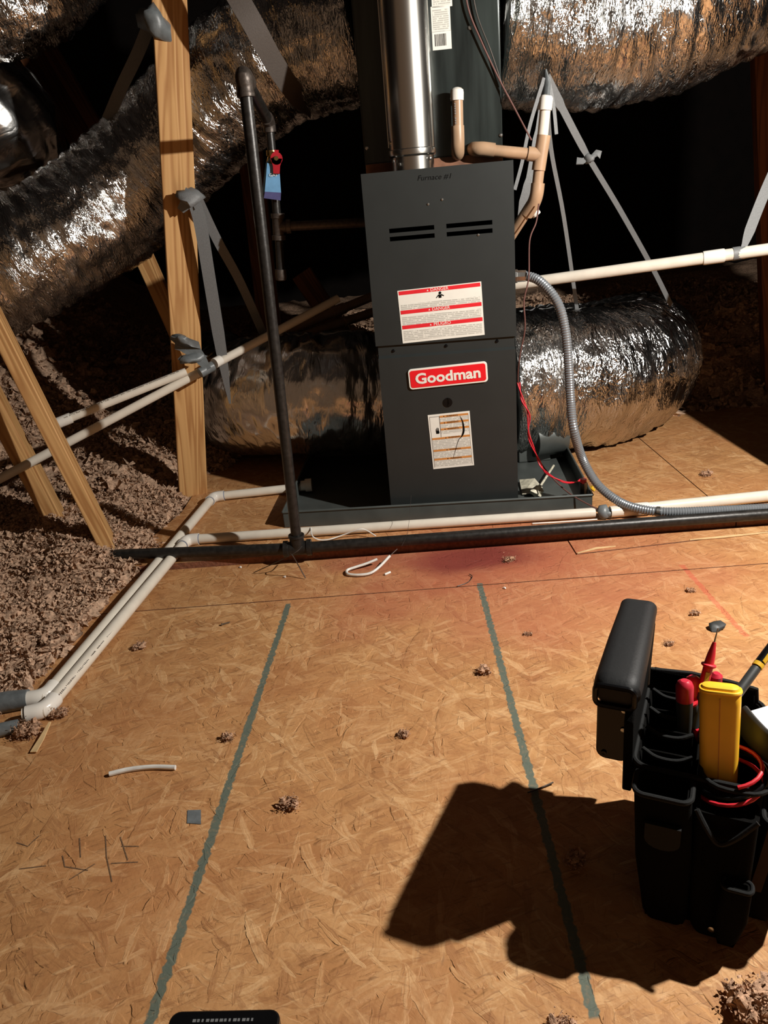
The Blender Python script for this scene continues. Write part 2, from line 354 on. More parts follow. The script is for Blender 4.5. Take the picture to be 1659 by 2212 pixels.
def obj(name, mb, mat, parent=None, smooth=True, bevel=0.0, bseg=2, angle=35):
    me = bpy.data.meshes.new(name); me.from_pydata(mb.v, [], mb.f)
    uvl = me.uv_layers.new(name='UVMap'); uvs = mb.uv
    idx = [0] * len(me.loops); me.loops.foreach_get('vertex_index', idx)
    flat = [c for i in idx for c in uvs[i]]; uvl.data.foreach_set('uv', flat)
    if 'crumpled' in name or name in ('stapled_end', 'knot', 'rubber_scrap'): angle = 85
    mats = mat if isinstance(mat, list) else [mat]
    for mm in mats: me.materials.append(mm)
    bm = bmesh.new(); bm.from_mesh(me); bmesh.ops.recalc_face_normals(bm, faces=bm.faces); bm.to_mesh(me); bm.free()
    if smooth:
        me.shade_smooth() if hasattr(me, 'shade_smooth') else None
        me.set_sharp_from_angle(angle=math.radians(angle))
    o = bpy.data.objects.new(name, me); link(o, parent)
    if bevel:
        b = o.modifiers.new('bevel', 'BEVEL'); b.width = bevel; b.segments = bseg; b.limit_method = 'ANGLE'; b.angle_limit = math.radians(40)
    return o
def thing(name, label, cat, loc=(0, 0, 0), rotz=0.0, group=None, local=False):
    e = bpy.data.objects.new(name, None); COL.objects.link(e); e.location = loc; e.rotation_euler = (0, 0, rotz)
    e.matrix_basis = Matrix.Translation(Vector(loc)) @ Matrix.Rotation(rotz, 4, 'Z')
    e.empty_display_size = 0.05; tag(e, label, cat, group)
    if local: e['local'] = 1
    return e
def text(name, s, size, mat, parent, mw, extrude=0.0003, bold=0.0, shear=0.0, space=1.0, xs=1.0):
    c = bpy.data.curves.new(name, 'FONT'); c.body = s; c.size = size; c.extrude = extrude; c.offset = bold; c.shear = shear
    c.align_x = 'CENTER'; c.align_y = 'CENTER'; c.space_character = space; c.resolution_u = 3
    t = bpy.data.objects.new(name + '_curve', c); COL.objects.link(t)
    me = bpy.data.meshes.new_from_object(t.evaluated_get(bpy.context.evaluated_depsgraph_get())); bpy.data.objects.remove(t)
    me.transform(mw @ Matrix.Diagonal((xs, 1, 1, 1))); me.materials.clear(); me.materials.append(mat); me.name = name
    o = bpy.data.objects.new(name, me); link(o, parent); return o
def lathe(profile, origin, axis, seg=20):     # profile [(distance along axis, radius)]
    a = Vector(axis).normalized(); mb = MB()
    mb.tube([Vector(origin) + a * (d + i * 1e-6) for i, (d, r) in enumerate(profile)], [r for d, r in profile], seg=seg)
    return mb
rnd = random.Random(7)

# ------------------------------------------------------------------ the setting: floor, walls, roof
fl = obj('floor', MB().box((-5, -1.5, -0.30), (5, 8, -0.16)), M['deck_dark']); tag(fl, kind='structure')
def sheet(poly, z0, z1, name='osb_board'):
    n = len(poly); mb = MB()
    mb.add([(x, y, z0) for x, y in poly] + [(x, y, z1) for x, y in poly],
           [tuple(reversed(range(n))), tuple(range(n, 2 * n))] + [(i, (i + 1) % n, n + (i + 1) % n, n + i) for i in range(n)])
    o = obj(name, mb, [M['osb'], M['osb_edge']], fl, smooth=False)
    for p in o.data.polygons:
        if abs(p.normal.z) < 0.5: p.material_index = 1
    return o
def sy(x, a, b): return a.y + (b.y - a.y) * (x - a.x) / (b.x - a.x)
s0, s1 = az(300, 1320, 0), az(1659, 1217, 0)
g = 0.0018
yl, yr = sy(-0.85, s0, s1), sy(2.2, s0, s1)
sheet([(-0.85, -0.6), (2.2, -0.6), (2.2, yr - g), (-0.85, yl - g)], -0.018, 0.0)
e0, e1 = az(300, 1236, 0), az(1659, 1133, 0)
el, er = sy(-0.85, e0, e1), sy(2.2, e0, e1)
c0, c1 = az(1244, 1198, 0), az(1659, 1149, 0)
sheet([(-0.85, yl + g), (2.2, yr + g), (2.2, sy(2.2, c0, c1) - g), (c0.x, c0.y - g), (c0.x, sy(c0.x, e0, e1) - 0.003), (-0.85, el - 0.003)], -0.018, 0.0)
sheet([(c0.x + 0.003, c0.y + g), (2.2, sy(2.2, c0, c1) + g), (2.2, er - 0.003), (c0.x + 0.003, sy(c0.x, e0, e1) - 0.003)], -0.018, 0.001)
sheet([(-0.72, sy(-0.72, e0, e1)), (0.9, sy(0.9, e0, e1)), (0.9, 2.78), (-0.60, 2.78), (-0.62, 2.2)], 0.0, 0.018)
sheet([(0.903, sy(0.903, e0, e1)), (2.2, er), (2.2, 2.72), (0.903, 2.78)], 0.0, 0.018)
sheet([(-0.85, el - 0.002), (2.2, er - 0.002), (2.2, 2.7), (-0.85, 2.6)], -0.036, -0.0005, 'subfloor_board')
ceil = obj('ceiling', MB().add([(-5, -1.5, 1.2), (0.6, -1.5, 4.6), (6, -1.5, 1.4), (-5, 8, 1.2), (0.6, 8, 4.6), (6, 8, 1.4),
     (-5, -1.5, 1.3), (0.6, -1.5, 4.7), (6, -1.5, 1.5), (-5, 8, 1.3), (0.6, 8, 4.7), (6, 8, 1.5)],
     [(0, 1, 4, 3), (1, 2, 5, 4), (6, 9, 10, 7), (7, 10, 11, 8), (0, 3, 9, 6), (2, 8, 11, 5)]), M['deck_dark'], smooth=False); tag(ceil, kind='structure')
for k in range(9):
    y = 2.9 + k * 0.6
    for (xa, za, xb, zb) in ((-4.95, 1.23, 0.6, 4.6), (0.6, 4.6, 5.95, 1.42)):
        a, b = Vector((xa, y, za)), Vector((xb, y, zb)); d = (b - a).normalized(); nn = Vector((-d.z, 0, d.x)); nn = nn if nn.z < 0 else -nn
        mb = MB(); vs = [a, b, b + nn * 0.14, a + nn * 0.14]
        mb.add([v + Vector((0, -0.019, 0)) for v in vs] + [v + Vector((0, 0.019, 0)) for v in vs], [(0, 1, 2, 3), (7, 6, 5, 4), (0, 4, 5, 1), (1, 5, 6, 2), (2, 6, 7, 3), (3, 7, 4, 0)])
        obj('rafter', mb, M['deck_dark'], ceil, smooth=False)
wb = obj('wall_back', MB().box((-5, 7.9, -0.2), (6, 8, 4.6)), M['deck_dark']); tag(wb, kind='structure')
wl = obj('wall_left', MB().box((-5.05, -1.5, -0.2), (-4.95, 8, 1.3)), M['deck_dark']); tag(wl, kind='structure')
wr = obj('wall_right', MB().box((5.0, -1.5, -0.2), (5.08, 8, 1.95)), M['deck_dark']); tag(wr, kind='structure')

# ------------------------------------------------------------------ loose insulation
edge_pts = [az(*p, 0.0) for p in ((-40, 1660), (20, 1560), (108, 1472), (278, 1284), (352, 1216))] + [az(*p, 0.018) for p in ((395, 1165), (430, 1080), (470, 1025), (520, 1005))]
def xb(y):
    if y <= edge_pts[0].y: return edge_pts[0].x - 0.05
    for a, b in zip(edge_pts, edge_pts[1:]):
        if y <= b.y: return a.x + (b.x - a.x) * (y - a.y) / max(1e-6, b.y - a.y)
    return edge_pts[-1].x
def sstep(a, b, x):
    t = max(0, min(1, (x - a) / (b - a))); return t * t * (3 - 2 * t)
def ih(x, y):
    hl = -0.12 + 0.12 * sstep(-0.02, 0.05, xb(y) - x) + 0.05 * sstep(0.02, 0.3, xb(y) - x)
    hl += 0.42 * sstep(0.3, 1.1, -0.62 - x) * sstep(2.2, 3.3, y) + 0.12 * sstep(2.4, 3.2, y)
    if x < 0.9: lim = 2.75
    else: lim = 2.68
    hl += 0.045 * math.exp(-(((x + 0.80) / 0.10) ** 2 + ((y - 1.86) / 0.10) ** 2))
    hb = -0.12 + 0.13 * sstep(-0.03, 0.06, y - lim) + 0.26 * sstep(0.1, 0.8, y - lim)
    h = max(hl if x < xb(y) + 0.05 else -0.12, hb)
    if h > -0.1:
        h += 0.05 * noise.noise(Vector((x * 3.1, y * 3.1, 1.0))) + 0.022 * noise.noise(Vector((x * 14, y * 14, 4.0)))
    return h
mb = MB(); nx, ny = 170, 130; x0, x1, y0, y1 = -3.6, 3.0, 0.95, 5.2
vs = []
for j in range(ny + 1):
    y = y0 + (y1 - y0) * j / ny
    for i in range(nx + 1):
        x = x0 + (x1 - x0) * i / nx; vs.append((x, y, ih(x, y)))
mb.add(vs, [(j * (nx + 1) + i, j * (nx + 1) + i + 1, (j + 1) * (nx + 1) + i + 1, (j + 1) * (nx + 1) + i) for j in range(ny) for i in range(nx)
            if max(vs[j * (nx + 1) + i][2], vs[(j + 1) * (nx + 1) + i + 1][2], vs[j * (nx + 1) + i + 1][2]) > -0.11])
bmi = bmesh.new(); bmesh.ops.create_icosphere(bmi, subdivisions=2, radius=1.0)
ICO_V = [v.co.copy() for v in bmi.verts]; ICO_F = [tuple(v.index for v in f.verts) for f in bmi.faces]; bmi.free()
def clump(mb, c, r, rng, rough=0.6, flat=1.0):
    off = Vector((rng.uniform(-50, 50), rng.uniform(-50, 50), rng.uniform(-50, 50)))
    rot = Matrix.Rotation(rng.uniform(0, 6.3), 3, 'Z') @ Matrix.Rotation(rng.uniform(-0.7, 0.7), 3, 'X')
    sc = Vector((rng.uniform(0.7, 1.4), rng.uniform(0.7, 1.2), rng.uniform(0.5, 0.9) * flat)); vs = []
    for v in ICO_V:
        d = 1 + rough * noise.noise(v * 1.5 + off) + rough * 0.8 * noise.noise(v * 4.1 + off)
        vs.append(Vector(c) + rot @ Vector((v.x * sc.x * d, v.y * sc.y * d, v.z * sc.z * d)) * r)
    mb.add(vs, ICO_F)
cnt = 0
while cnt < 7600:
    if cnt < 5200: x, y, r = rnd.uniform(-1.75, -0.45), rnd.uniform(1.0, 3.0), rnd.uniform(0.008, 0.019)
    elif cnt < 6500: x, y, r = rnd.uniform(-2.6, -0.5), rnd.uniform(2.3, 4.3), rnd.uniform(0.015, 0.032)
    else: x, y, r = rnd.uniform(-0.6, 2.4), rnd.uniform(2.65, 3.8), rnd.uniform(0.014, 0.034)
    h = ih(x, y)
    if h < -0.03:
        if rnd.random() < 0.97: continue
        continue
    cnt += 1; clump(mb, (x, y, h + r * 0.15), r, rnd, 1.1)
def shards(mb, n, pick, rng):
    for _ in range(n):
        c, r = pick()
        a = Vector((rng.gauss(0, 1), rng.gauss(0, 1), rng.gauss(0, 0.8))).normalized(); b_ = a.orthogonal().normalized(); b_.rotate(Matrix.Rotation(rng.uniform(0, 6.28), 3, a)); nn = a.cross(b_)
        k = 5; vs = [c + nn * r * 0.25]
        for i in range(k):
            t_ = 2 * PI * i / k; rr = r * rng.uniform(0.35, 1.2)
            vs.append(c + (a * math.cos(t_) * 1.3 + b_ * math.sin(t_) * 0.7) * rr + nn * r * rng.uniform(-0.5, 0.3))
        mb.add(vs, [(0, i + 1, (i + 1) % k + 1) for i in range(k)])
def pick_near():
    while True:
        x, y = rnd.uniform(-1.6, -0.45), rnd.uniform(1.05, 2.9); h = ih(x, y)
        if h > -0.02: return Vector((x, y, h + rnd.uniform(0.002, 0.022))), rnd.uniform(0.003, 0.0095)
def pick_far():
    while True:
        x, y = rnd.uniform(-2.4, 2.2), rnd.uniform(2.3, 4.2); h = ih(x, y)
        if h > -0.02: return Vector((x, y, h + rnd.uniform(0.004, 0.035))), rnd.uniform(0.007, 0.018)
shards(mb, 60000, pick_near, rnd); shards(mb, 16000, pick_far, rnd)
o = obj('blown_insulation', mb, M['insul'], smooth=True, angle=50)
tag(o, 'loose pinkish brown blown fibre insulation heaped beside and behind the deck', 'insulation', kind='stuff')

# ------------------------------------------------------------------ timbers
def beam(name, label, a, b, wd, dp, mat, cat='timber', face=(0, -1, 0), group=None):
    a, b = Vector(a), Vector(b); zax = (b - a).normalized(); fc = Vector(face)
    yax = -(fc - fc.dot(zax) * zax).normalized(); xax = yax.cross(zax).normalized(); L_ = (b - a).length
    mb = MB().box((-wd / 2, 0, 0), (wd / 2, dp, L_))
    o = obj(name, mb, mat, None, smooth=False, bevel=0.003)
    mm = Matrix((xax, yax, zax)).transposed().to_4x4(); mm.translation = a; o.matrix_world = mm
    tag(o, label, cat, group); return o
beam('truss_web', 'pale upright pine two-by-four left of the gas riser, taped strap hanging from it', ay(419, 1085, 2.34), ay(362, -90, 2.34), 0.089, 0.038, M['timber'], face=(0.28, -1, 0))
beam('truss_brace', 'slanting pine brace at lower left, the one nearer the upright, foot in insulation', ay(289, 1300, 1.88), ay(-99, 530, 1.98), 0.038, 0.089, M['timber'], face=(0.25, -1, 0.2))
beam('truss_brace', 'slanting pine brace at far lower left, behind the other brace', ay(206, 1300, 2.10), ay(-187, 550, 2.12), 0.052, 0.089, M['timber'], face=(0.25, -1, 0.2))
beam('roof_web', 'dim reddish slanting board at upper left, the right one of a close pair', ay(232, 320, 3.2), ay(60, 30, 3.2), 0.05, 0.038, M['dark_timber'])
beam('roof_web', 'dim reddish slanting board at upper left, the left one of a close pair', ay(195, 340, 3.25), ay(20, 40, 3.25), 0.089, 0.038, M['dark_timber'])
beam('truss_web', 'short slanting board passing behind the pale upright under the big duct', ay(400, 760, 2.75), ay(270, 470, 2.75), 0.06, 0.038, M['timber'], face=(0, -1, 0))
beam('roof_web', 'dark red upright board behind the gas riser', ay(585, 740, 3.1), ay(530, 240, 3.1), 0.089, 0.038, M['dark_timber'])
beam('roof_web', 'dim board sloping down behind the gas drip leg', ay(760, 760, 3.0), ay(650, 590, 3.0), 0.08, 0.038, M['dark_timber'])
beam('roof_web', 'dark upright board at the right edge of the view', ay(1680, 900, 2.9), ay(1655, -60, 2.9), 0.089, 0.038, M['dark_timber'])

o = obj('unseen_shade_post_1', MB().box((1.17, 1.88, 0.001), (1.45, 1.92, 2.6)), M['dark_timber'], None, smooth=False); tag(o, kind='structure')  # unseen post, added to throw shade on the right rear

# ------------------------------------------------------------------ foil ducts
def duct(name, label, pts, D, seed, mat='foil', seg=88, rib=0.045, amp=0.012, taper=None, cat='duct'):
    c = curve(pts, 10)
    L_ = [0.0]
    for a, b in zip(c, c[1:]): L_.append(L_[-1] + (b - a).length)
    step = 0.009; n = int(L_[-1] / step); P_ = []; j = 0
    for i in range(n + 1):
        d = L_[-1] * i / n
        while j < len(L_) - 2 and L_[j + 1] < d: j += 1
        t = (d - L_[j]) / max(1e-9, L_[j + 1] - L_[j]); P_.append(c[j].lerp(c[j + 1], t))
    mb = MB(); mb.tube(P_, D / 2, seg=seg, cap=True)
    off = Vector((seed * 7.1, seed * 3.3, 0)); nv = len(P_)
    for i in range(nv):
        ctr = P_[i]; l = L_[-1] * i / n
        for k in range(seg):
            a = 2 * PI * k / seg; v = Vector(mb.v[i * seg + k]); d = (v - ctr).normalized()
            cs, sn = math.cos(a), math.sin(a)
            ph = l / rib + 0.35 * noise.noise(Vector((l * 6, cs * 1.3, sn * 1.3)) + off)
            s_ = abs(math.sin(PI * ph)) ** 0.6
            h = amp * (s_ - 0.6)
            h += 0.010 * noise.noise(Vector((l * 9, cs * 2, sn * 2)) + off)
            h -= 0.016 * abs(noise.noise(Vector((l * 38, cs * 3.1, sn * 3.1)) + off))
            h -= 0.007 * abs(noise.noise(Vector((l * 95, cs * 9, sn * 9)) + off))
            mb.v[i * seg + k] = tuple(v + d * h)
    o = obj(name, mb, M[mat], None, smooth=True, angle=180); tag(o, label, cat); return o
duct('flexible_duct', 'large silver foil duct rising from lower left behind the pale upright to the cabinet top',
     [ay(788, 62, 2.43), ay(640, 100, 2.48), ay(500, 190, 2.54), ay(370, 315, 2.62), ay(250, 430, 2.60), ay(110, 525, 2.52), ay(-80, 620, 2.44), ay(-320, 720, 2.37)], 0.37, 1, rib=0.05, amp=0.009)
duct('flexible_duct', 'wide silver foil duct overhead at upper right of the dark cabinet',
     [ay(1074, 36, 2.45), ay(1180, 38, 2.45), ay(1320, 38, 2.47), ay(1470, -5, 2.5), ay(1640, -90, 2.6), ay(1900, -260, 2.8)], 0.46, 2)
duct('flexible_duct', 'short silver foil duct at the top left corner', [ay(-260, 10, 2.7), ay(-90, 25, 2.7), ay(20, 15, 2.7), ay(110, -40, 2.75), ay(200, -140, 2.8)], 0.27, 3)
duct('flexible_duct', 'dark foil duct loop at the left edge under the corner duct', [ay(-300, 160, 3.0), ay(-120, 200, 2.9), ay(-10, 270, 2.95), ay(10, 360, 3.15), ay(-20, 410, 3.6)], 0.42, 4, 'foil_tight')
duct('flexible_duct', 'silver foil return duct bulging out low on the left of the furnace',
     [ay(842, 850, 2.50), ay(780, 850, 2.49), ay(700, 848, 2.48), ay(600, 852, 2.52), ay(530, 858, 2.66), ay(490, 850, 2.90), ay(470, 820, 3.2)], 0.405, 5, 'foil_tight', rib=0.07, amp=0.006)
duct('flexible_duct', 'bright silver foil return duct bulging out low on the right of the furnace',
     [ay(1096, 828, 2.50), ay(1160, 822, 2.50), ay(1250, 818, 2.52), ay(1325, 805, 2.62), ay(1362, 788, 2.80), ay(1378, 768, 3.05), ay(1375, 750, 3.35)], 0.475, 6, 'foil', rib=0.055, amp=0.010)
duct('flexible_duct', 'dull foil duct behind the bright return duct right of the furnace', [ay(1080, 740, 3.0), ay(1180, 735, 3.0), ay(1290, 720, 3.1), ay(1380, 700, 3.3)], 0.26, 8, 'foil_tight')
# return box between the two low ducts
t = thing('return_box', 'dull grey sheet metal return box low behind the furnace', 'duct box', (0.50, 2.50, 0.02))
obj('box_body', MB().box((0.455, 2.36, 0.02), (0.56, 2.66, 0.11)), M['pan'], t, bevel=0.003)
obj('collar', MB().tube([(0.50, 2.36, 0.10), (0.60, 2.38, 0.10)], 0.062, 28), M['pan'], t)
obj('side_flange', MB().add([tuple(ay(1145, 985, 2.40)), tuple(ay(1205, 965, 2.40)), tuple(ay(1250, 1040, 2.33)), tuple(ay(1225, 1050, 2.33)), 
    tuple(ay(1145, 985, 2.41)), tuple(ay(1205, 965, 2.41)), tuple(ay(1250, 1040, 2.34)), tuple(ay(1225, 1050, 2.34))],
    [(0, 1, 2, 3), (7, 6, 5, 4), (0, 4, 5, 1), (1, 5, 6, 2), (2, 6, 7, 3), (3, 7, 4, 0)]), M['pan'], t, smooth=False)

# ------------------------------------------------------------------ furnace
F0 = Vector((0.022, 2.006, 0.034)); FA = math.atan2(-0.034, 0.355); FW, FD, FH = 0.3555, 0.70, 0.879
fm = Matrix.Translation(F0) @ Matrix.Rotation(FA, 4, 'Z'); fmi = fm.inverted()
def fp(px, py, wv=0.0):       # point of the plane parallel to the furnace front, in furnace coordinates
    o_, d_ = fmi @ CAM, fmi.to_3x3() @ ray(px, py); return o_ + d_ * ((wv - o_.y) / d_.y)
furn = thing('furnace', 'tall dark grey steel furnace standing in the drain pan, red badge on its lower door', 'furnace', F0, FA, local=True)
T = 0.0012
def fr(px, py): p = fp(px, py); return p.x, p.z
zs = (fr(820, 750)[1] + fr(1110, 723)[1]) / 2
zl = (fr(820, 778)[1] + fr(1113, 750)[1]) / 2
case = MB()
case.box((0, 0.02, 0), (0.006, FD, FH)).box((FW - 0.006, 0.02, 0), (FW, FD, FH)).box((0.006, FD - 0.006, 0), (FW - 0.006, FD, FH)).box((0.006, 0.02, FH - 0.006), (FW - 0.006, FD - 0.006, FH)).box((0.006, 0.02, 0), (FW - 0.006, FD - 0.006, 0.006))
obj('case', case, M['cabinet'], furn, bevel=0.001)
obj('slot_shade_sheet', MB().box((0.008, 0.155, 0.01), (FW - 0.008, 0.16, FH - 0.008)), M['cabinet_dark'], furn)  # black sheet standing in for the shade behind the slots
# upper door with four louvre slots cut through
slots = []
for (xa, ya), (xb_, yb_) in (((841, 499), (938, 491)), ((842, 517), (939, 509)), ((964, 488), (1063, 480)), ((965, 506), (1064, 497))):
    a, b = fr(xa, ya), fr(xb_, yb_); zc = (a[1] + b[1]) / 2; slots.append((a[0], b[0], zc - 0.0052, zc + 0.0052))
xl = (slots[0][0] + slots[1][0]) / 2; xr = (slots[0][1] + slots[1][1]) / 2; xl2 = (slots[2][0] + slots[3][0]) / 2; xr2 = (slots[2][1] + slots[3][1]) / 2
zt = (slots[0][2] + slots[2][2]) / 2; zb = (slots[1][2] + slots[3][2]) / 2
def door(name, x0, x1, z0, z1, holes, yf=-0.004, th=0.020):
    xs = sorted({x0, x1} | {h[0] for h in holes} | {h[1] for h in holes}); zz = sorted({z0, z1} | {h[2] for h in holes} | {h[3] for h in holes})
    mb = MB()
    def ish(xm, zm): return any(h[0] < xm < h[1] and h[2] < zm < h[3] for h in holes)
    vid = {}
    def vv(x, y, z):
        k = (round(x, 6), round(y, 6), round(z, 6))
        if k not in vid: vid[k] = len(mb.v); mb.v.append((x, y, z)); mb.uv.append((0, 0))
        return vid[k]
    for i in range(len(xs) - 1):
        for j in range(len(zz) - 1):
            a, b, c, d = xs[i], xs[i + 1], zz[j], zz[j + 1]
            if ish((a + b) / 2, (c + d) / 2):
                for (p, q, r_, s_) in ((a, c, b, c), (b, c, b, d), (b, d, a, d), (a, d, a, c)):
                    mb.f.append((vv(p, yf, q), vv(r_, yf, s_), vv(r_, yf + 0.006, s_), vv(p, yf + 0.006, q)))
            else: mb.f.append((vv(a, yf, c), vv(b, yf, c), vv(b, yf, d), vv(a, yf, d)))
    for i in range(len(xs) - 1):
        for z in (z0, z1): mb.f.append((vv(xs[i], yf, z), vv(xs[i + 1], yf, z), vv(xs[i + 1], yf + th, z), vv(xs[i], yf + th, z)))
    for j in range(len(zz) - 1):
        for x in (x0, x1): mb.f.append((vv(x, yf, zz[j]), vv(x, yf, zz[j + 1]), vv(x, yf + th, zz[j + 1]), vv(x, yf + th, zz[j])))
    return obj(name, mb, M['cabinet'], furn, smooth=False)
hs = []
for (a, b) in ((xl, xr), (xl2, xr2)):
    for z in (zt, zb): hs.append((a, b, z, z + 0.0104))
ud = door('upper_door', -0.004, FW + 0.003, zs, FH + 0.003, hs)
ld_ = door('lower_door', 0.0, FW, 0.0, zl, [], yf=-0.006)
lip = obj('door_lip', MB().add([(0.001, -0.006, zl), (FW - 0.001, -0.006, zl), (FW - 0.001, 0.002, zl + 0.006), (0.001, 0.002, zl + 0.006), (0.001, 0.003, zs - 0.001), (FW - 0.001, 0.003, zs - 0.001), (0.001, 0.018, zs - 0.001), (FW - 0.001, 0.018, zs - 0.001)],
    [(0, 1, 2, 3), (3, 2, 5, 4), (4, 5, 7, 6)]), M['cabinet'], ld_, smooth=False)
for p in ((850, 758), (964, 747), (1074, 737)):
    x, z = fr(*p)
    obj('door_screw', lathe([(0, 0.0042), (0.002, 0.0042), (0.004, 0.003), (0.0041, 0.0008)], (x, 0.003, z), (0, -1, 0), 12), M['gloss_black'], ld_)
x, z = fr(967, 868)
obj('sight_plug', lathe([(0.000, 0.0125), (0.0015, 0.0125), (0.0015, 0.0105), (0.0004, 0.0095), (0.0003, 0.0005)], (x, -0.006, z), (0, -1, 0), 24), M['gloss_black'], ld_)
for p in ((925, 441), (955, 431), (1033, 507)):
    x, z = fr(*p)
    obj('door_glint', lathe([(0, 0.0030), (0.0015, 0.0028), (0.002, 0.0005)], (x, -0.004, z), (0, -1, 0), 10), M['screw'], ud)  # steel bits standing in for glints and a pale speck
# Goodman badge
def frame_at(pxs):             # axes of a decal from its four corners (tl, tr, br, bl) in the picture
    c = [Vector(fr(*p)) for p in pxs]; ctr = sum(c, Vector((0, 0))) / 4
    ux = ((c[1] - c[0]) + (c[2] - c[3])) / 2; uz = ((c[0] - c[3]) + (c[1] - c[2])) / 2
    return ctr, ux.length, uz.length, math.atan2(ux.y, ux.x)
def decal_matrix(ctr, ang, y): # local x right, z up, y into the door
    return Matrix.Translation((ctr.x, y, ctr.y)) @ Matrix.Rotation(-ang, 4, 'Y')
TXT = Matrix.Rotation(PI / 2, 4, 'X')
ctr, bw, bh, ba = frame_at(((881, 797), (1051, 778), (1054, 823), (885, 840)))
bm_ = decal_matrix(ctr, ba, -0.006)
badge = obj('badge', MB().prism(rrect(-bw / 2, bw / 2, -bh / 2, bh / 2, 0.009), -0.005, 0, bm_), M['label'], ld_, bevel=0.0008)
badge['label'] = 'raised red and white name badge'
obj('badge_face', MB().prism(rrect(-bw / 2 + 0.0045, bw / 2 - 0.0045, -bh / 2 + 0.0045, bh / 2 - 0.0045, 0.006), -0.0058, -0.0045, bm_), M['badge_red'], badge, smooth=False)
text('badge_lettering', 'Goodman', bh * 0.70, M['label'], badge, bm_ @ Matrix.Translation((0.0, -0.0062, -0.001)) @ TXT, 0.0006, bold=0.0011, xs=1.12)
# danger label
ctr, bw, bh, ba = frame_at(((861, 627), (1041, 608), (1045, 722), (868, 742)))
dm = decal_matrix(ctr, ba, -0.0045)
dl = obj('danger_label', MB().box((-bw / 2, -0.0006, -bh / 2), (bw / 2, 0.0003, bh / 2), dm), M['label'], ud, smooth=False); dl['label'] = 'white warning label with three red bands'
mbp = MB()
for za, zb_ in ((0.045, 0.235), (0.325, 0.505), (0.59, 0.735)): mbp.box((-bw * 0.475, -0.0009, bh * (za - 0.5)), (bw * 0.475, -0.0006, bh * (zb_ - 0.5)), dm)
obj('small_print', mbp, M['print'], dl, smooth=False)
mbr = MB()
for zc in (0.945, 0.605, 0.325 - 0.0): pass
bands = (0.95, 0.59, 0.305)
mbp2 = MB()
for zc in bands: mbr.box((-bw * 0.487, -0.0010, bh * (zc - 0.5 - 0.036)), (bw * 0.487, -0.0007, bh * (zc - 0.5 + 0.034)), dm)
obj('red_bands', mbr, M['red'], dl, smooth=False)
for zc, wd in zip(bands, ('DANGER', 'DANGER', 'PELIGRO')):
    text('lettering', wd, bh * 0.085, M['label'], dl, dm @ Matrix.Translation((0.0, -0.0012, bh * (zc - 0.5))) @ TXT, 0.0001)
    mbw = MB().prism([(-0.0022, -0.002), (0.0022, -0.002), (0, 0.002)], -0.0013, -0.001, dm @ Matrix.Translation((-bw * 0.14, 0, bh * (zc - 0.5)))); obj('warning_triangle', mbw, M['label'], dl, smooth=False)
mf = MB(); g0 = dm @ Matrix.Translation((0.0, 0, bh * 0.34))
def circ(cx, cz, r, n=12): return [(cx + r * math.cos(2 * PI * k / n), cz + r * math.sin(2 * PI * k / n)) for k in range(n)]
mf.prism(circ(0.001, 0.005, 0.0034), -0.0014, -0.0008, g0).prism([(-0.003, -0.007), (0.004, -0.007), (0.0042, 0.001), (-0.003, 0.001)], -0.0014, -0.0008, g0)
mf.prism([(-0.010, -0.006), (-0.008, -0.0068), (-0.002, 0.000), (-0.003, 0.0018)], -0.0014, -0.0008, g0).prism([(0.010, -0.004), (0.0105, -0.002), (0.0042, 0.0018), (0.0035, -0.0005)], -0.0014, -0.0008, g0)
obj('person_pictogram', mf, M['ink'], dl, smooth=False)
# warning label on the lower door
ctr, bw, bh, ba = frame_at(((925, 895), (1017, 886), (1021, 1003), (935, 1012)))
wm = decal_matrix(ctr, ba, -0.0065)
wl_ = obj('warning_label', MB().box((-bw / 2, -0.0008, -bh / 2), (bw / 2, 0.0003, bh / 2), wm), M['label'], ld_, smooth=False); wl_['label'] = 'white label with six orange bands and a hand symbol'
mbp = MB().box((-bw * 0.22, -0.0011, bh * 0.14), (bw * 0.45, -0.0008, bh * 0.45), wm).box((-bw * 0.45, -0.0011, -bh * 0.46), (bw * 0.45, -0.0008, bh * 0.08), wm)
obj('small_print', mbp, M['print'], wl_, smooth=False)
mbo = MB()
for x0, zc in ((-0.22, 0.45), (-0.22, 0.335), (-0.22, 0.22), (-0.45, 0.06), (-0.45, -0.16), (-0.45, -0.325)):
    mbo.box((bw * x0, -0.0013, bh * (zc - 0.018)), (bw * 0.46, -0.0010, bh * (zc + 0.018)), wm)
    text('lettering', 'WARNING', bh * 0.042, M['ink'], wl_, wm @ Matrix.Translation((bw * 0.08, -0.0015, bh * zc)) @ TXT, 0.0001)
    obj('warning_triangle', MB().prism([(-0.0018, -0.0016), (0.0018, -0.0016), (0, 0.0018)], -0.0015, -0.0012, wm @ Matrix.Translation((-bw * 0.12, 0, bh * zc))), M['ink'], wl_, smooth=False)
obj('orange_bands', mbo, M['orange'], wl_, smooth=False)
g0 = wm @ Matrix.Translation((-bw * 0.30, 0, bh * 0.21)); mh = MB().prism(rrect(-0.0045, 0.0045, -0.0095, -0.002, 0.002), -0.0013, -0.0008, g0)
for k, (fx, fz) in enumerate(((-0.0042, 0.004), (-0.0018, 0.0068), (0.0006, 0.0078), (0.0030, 0.006))): mh.prism([(fx - 0.0008, -0.003), (fx + 0.001, -0.003), (fx + 0.0006, fz), (fx - 0.0004, fz)], -0.0013, -0.0008, g0)
obj('hand_pictogram', mh, M['ink'], wl_, smooth=False)
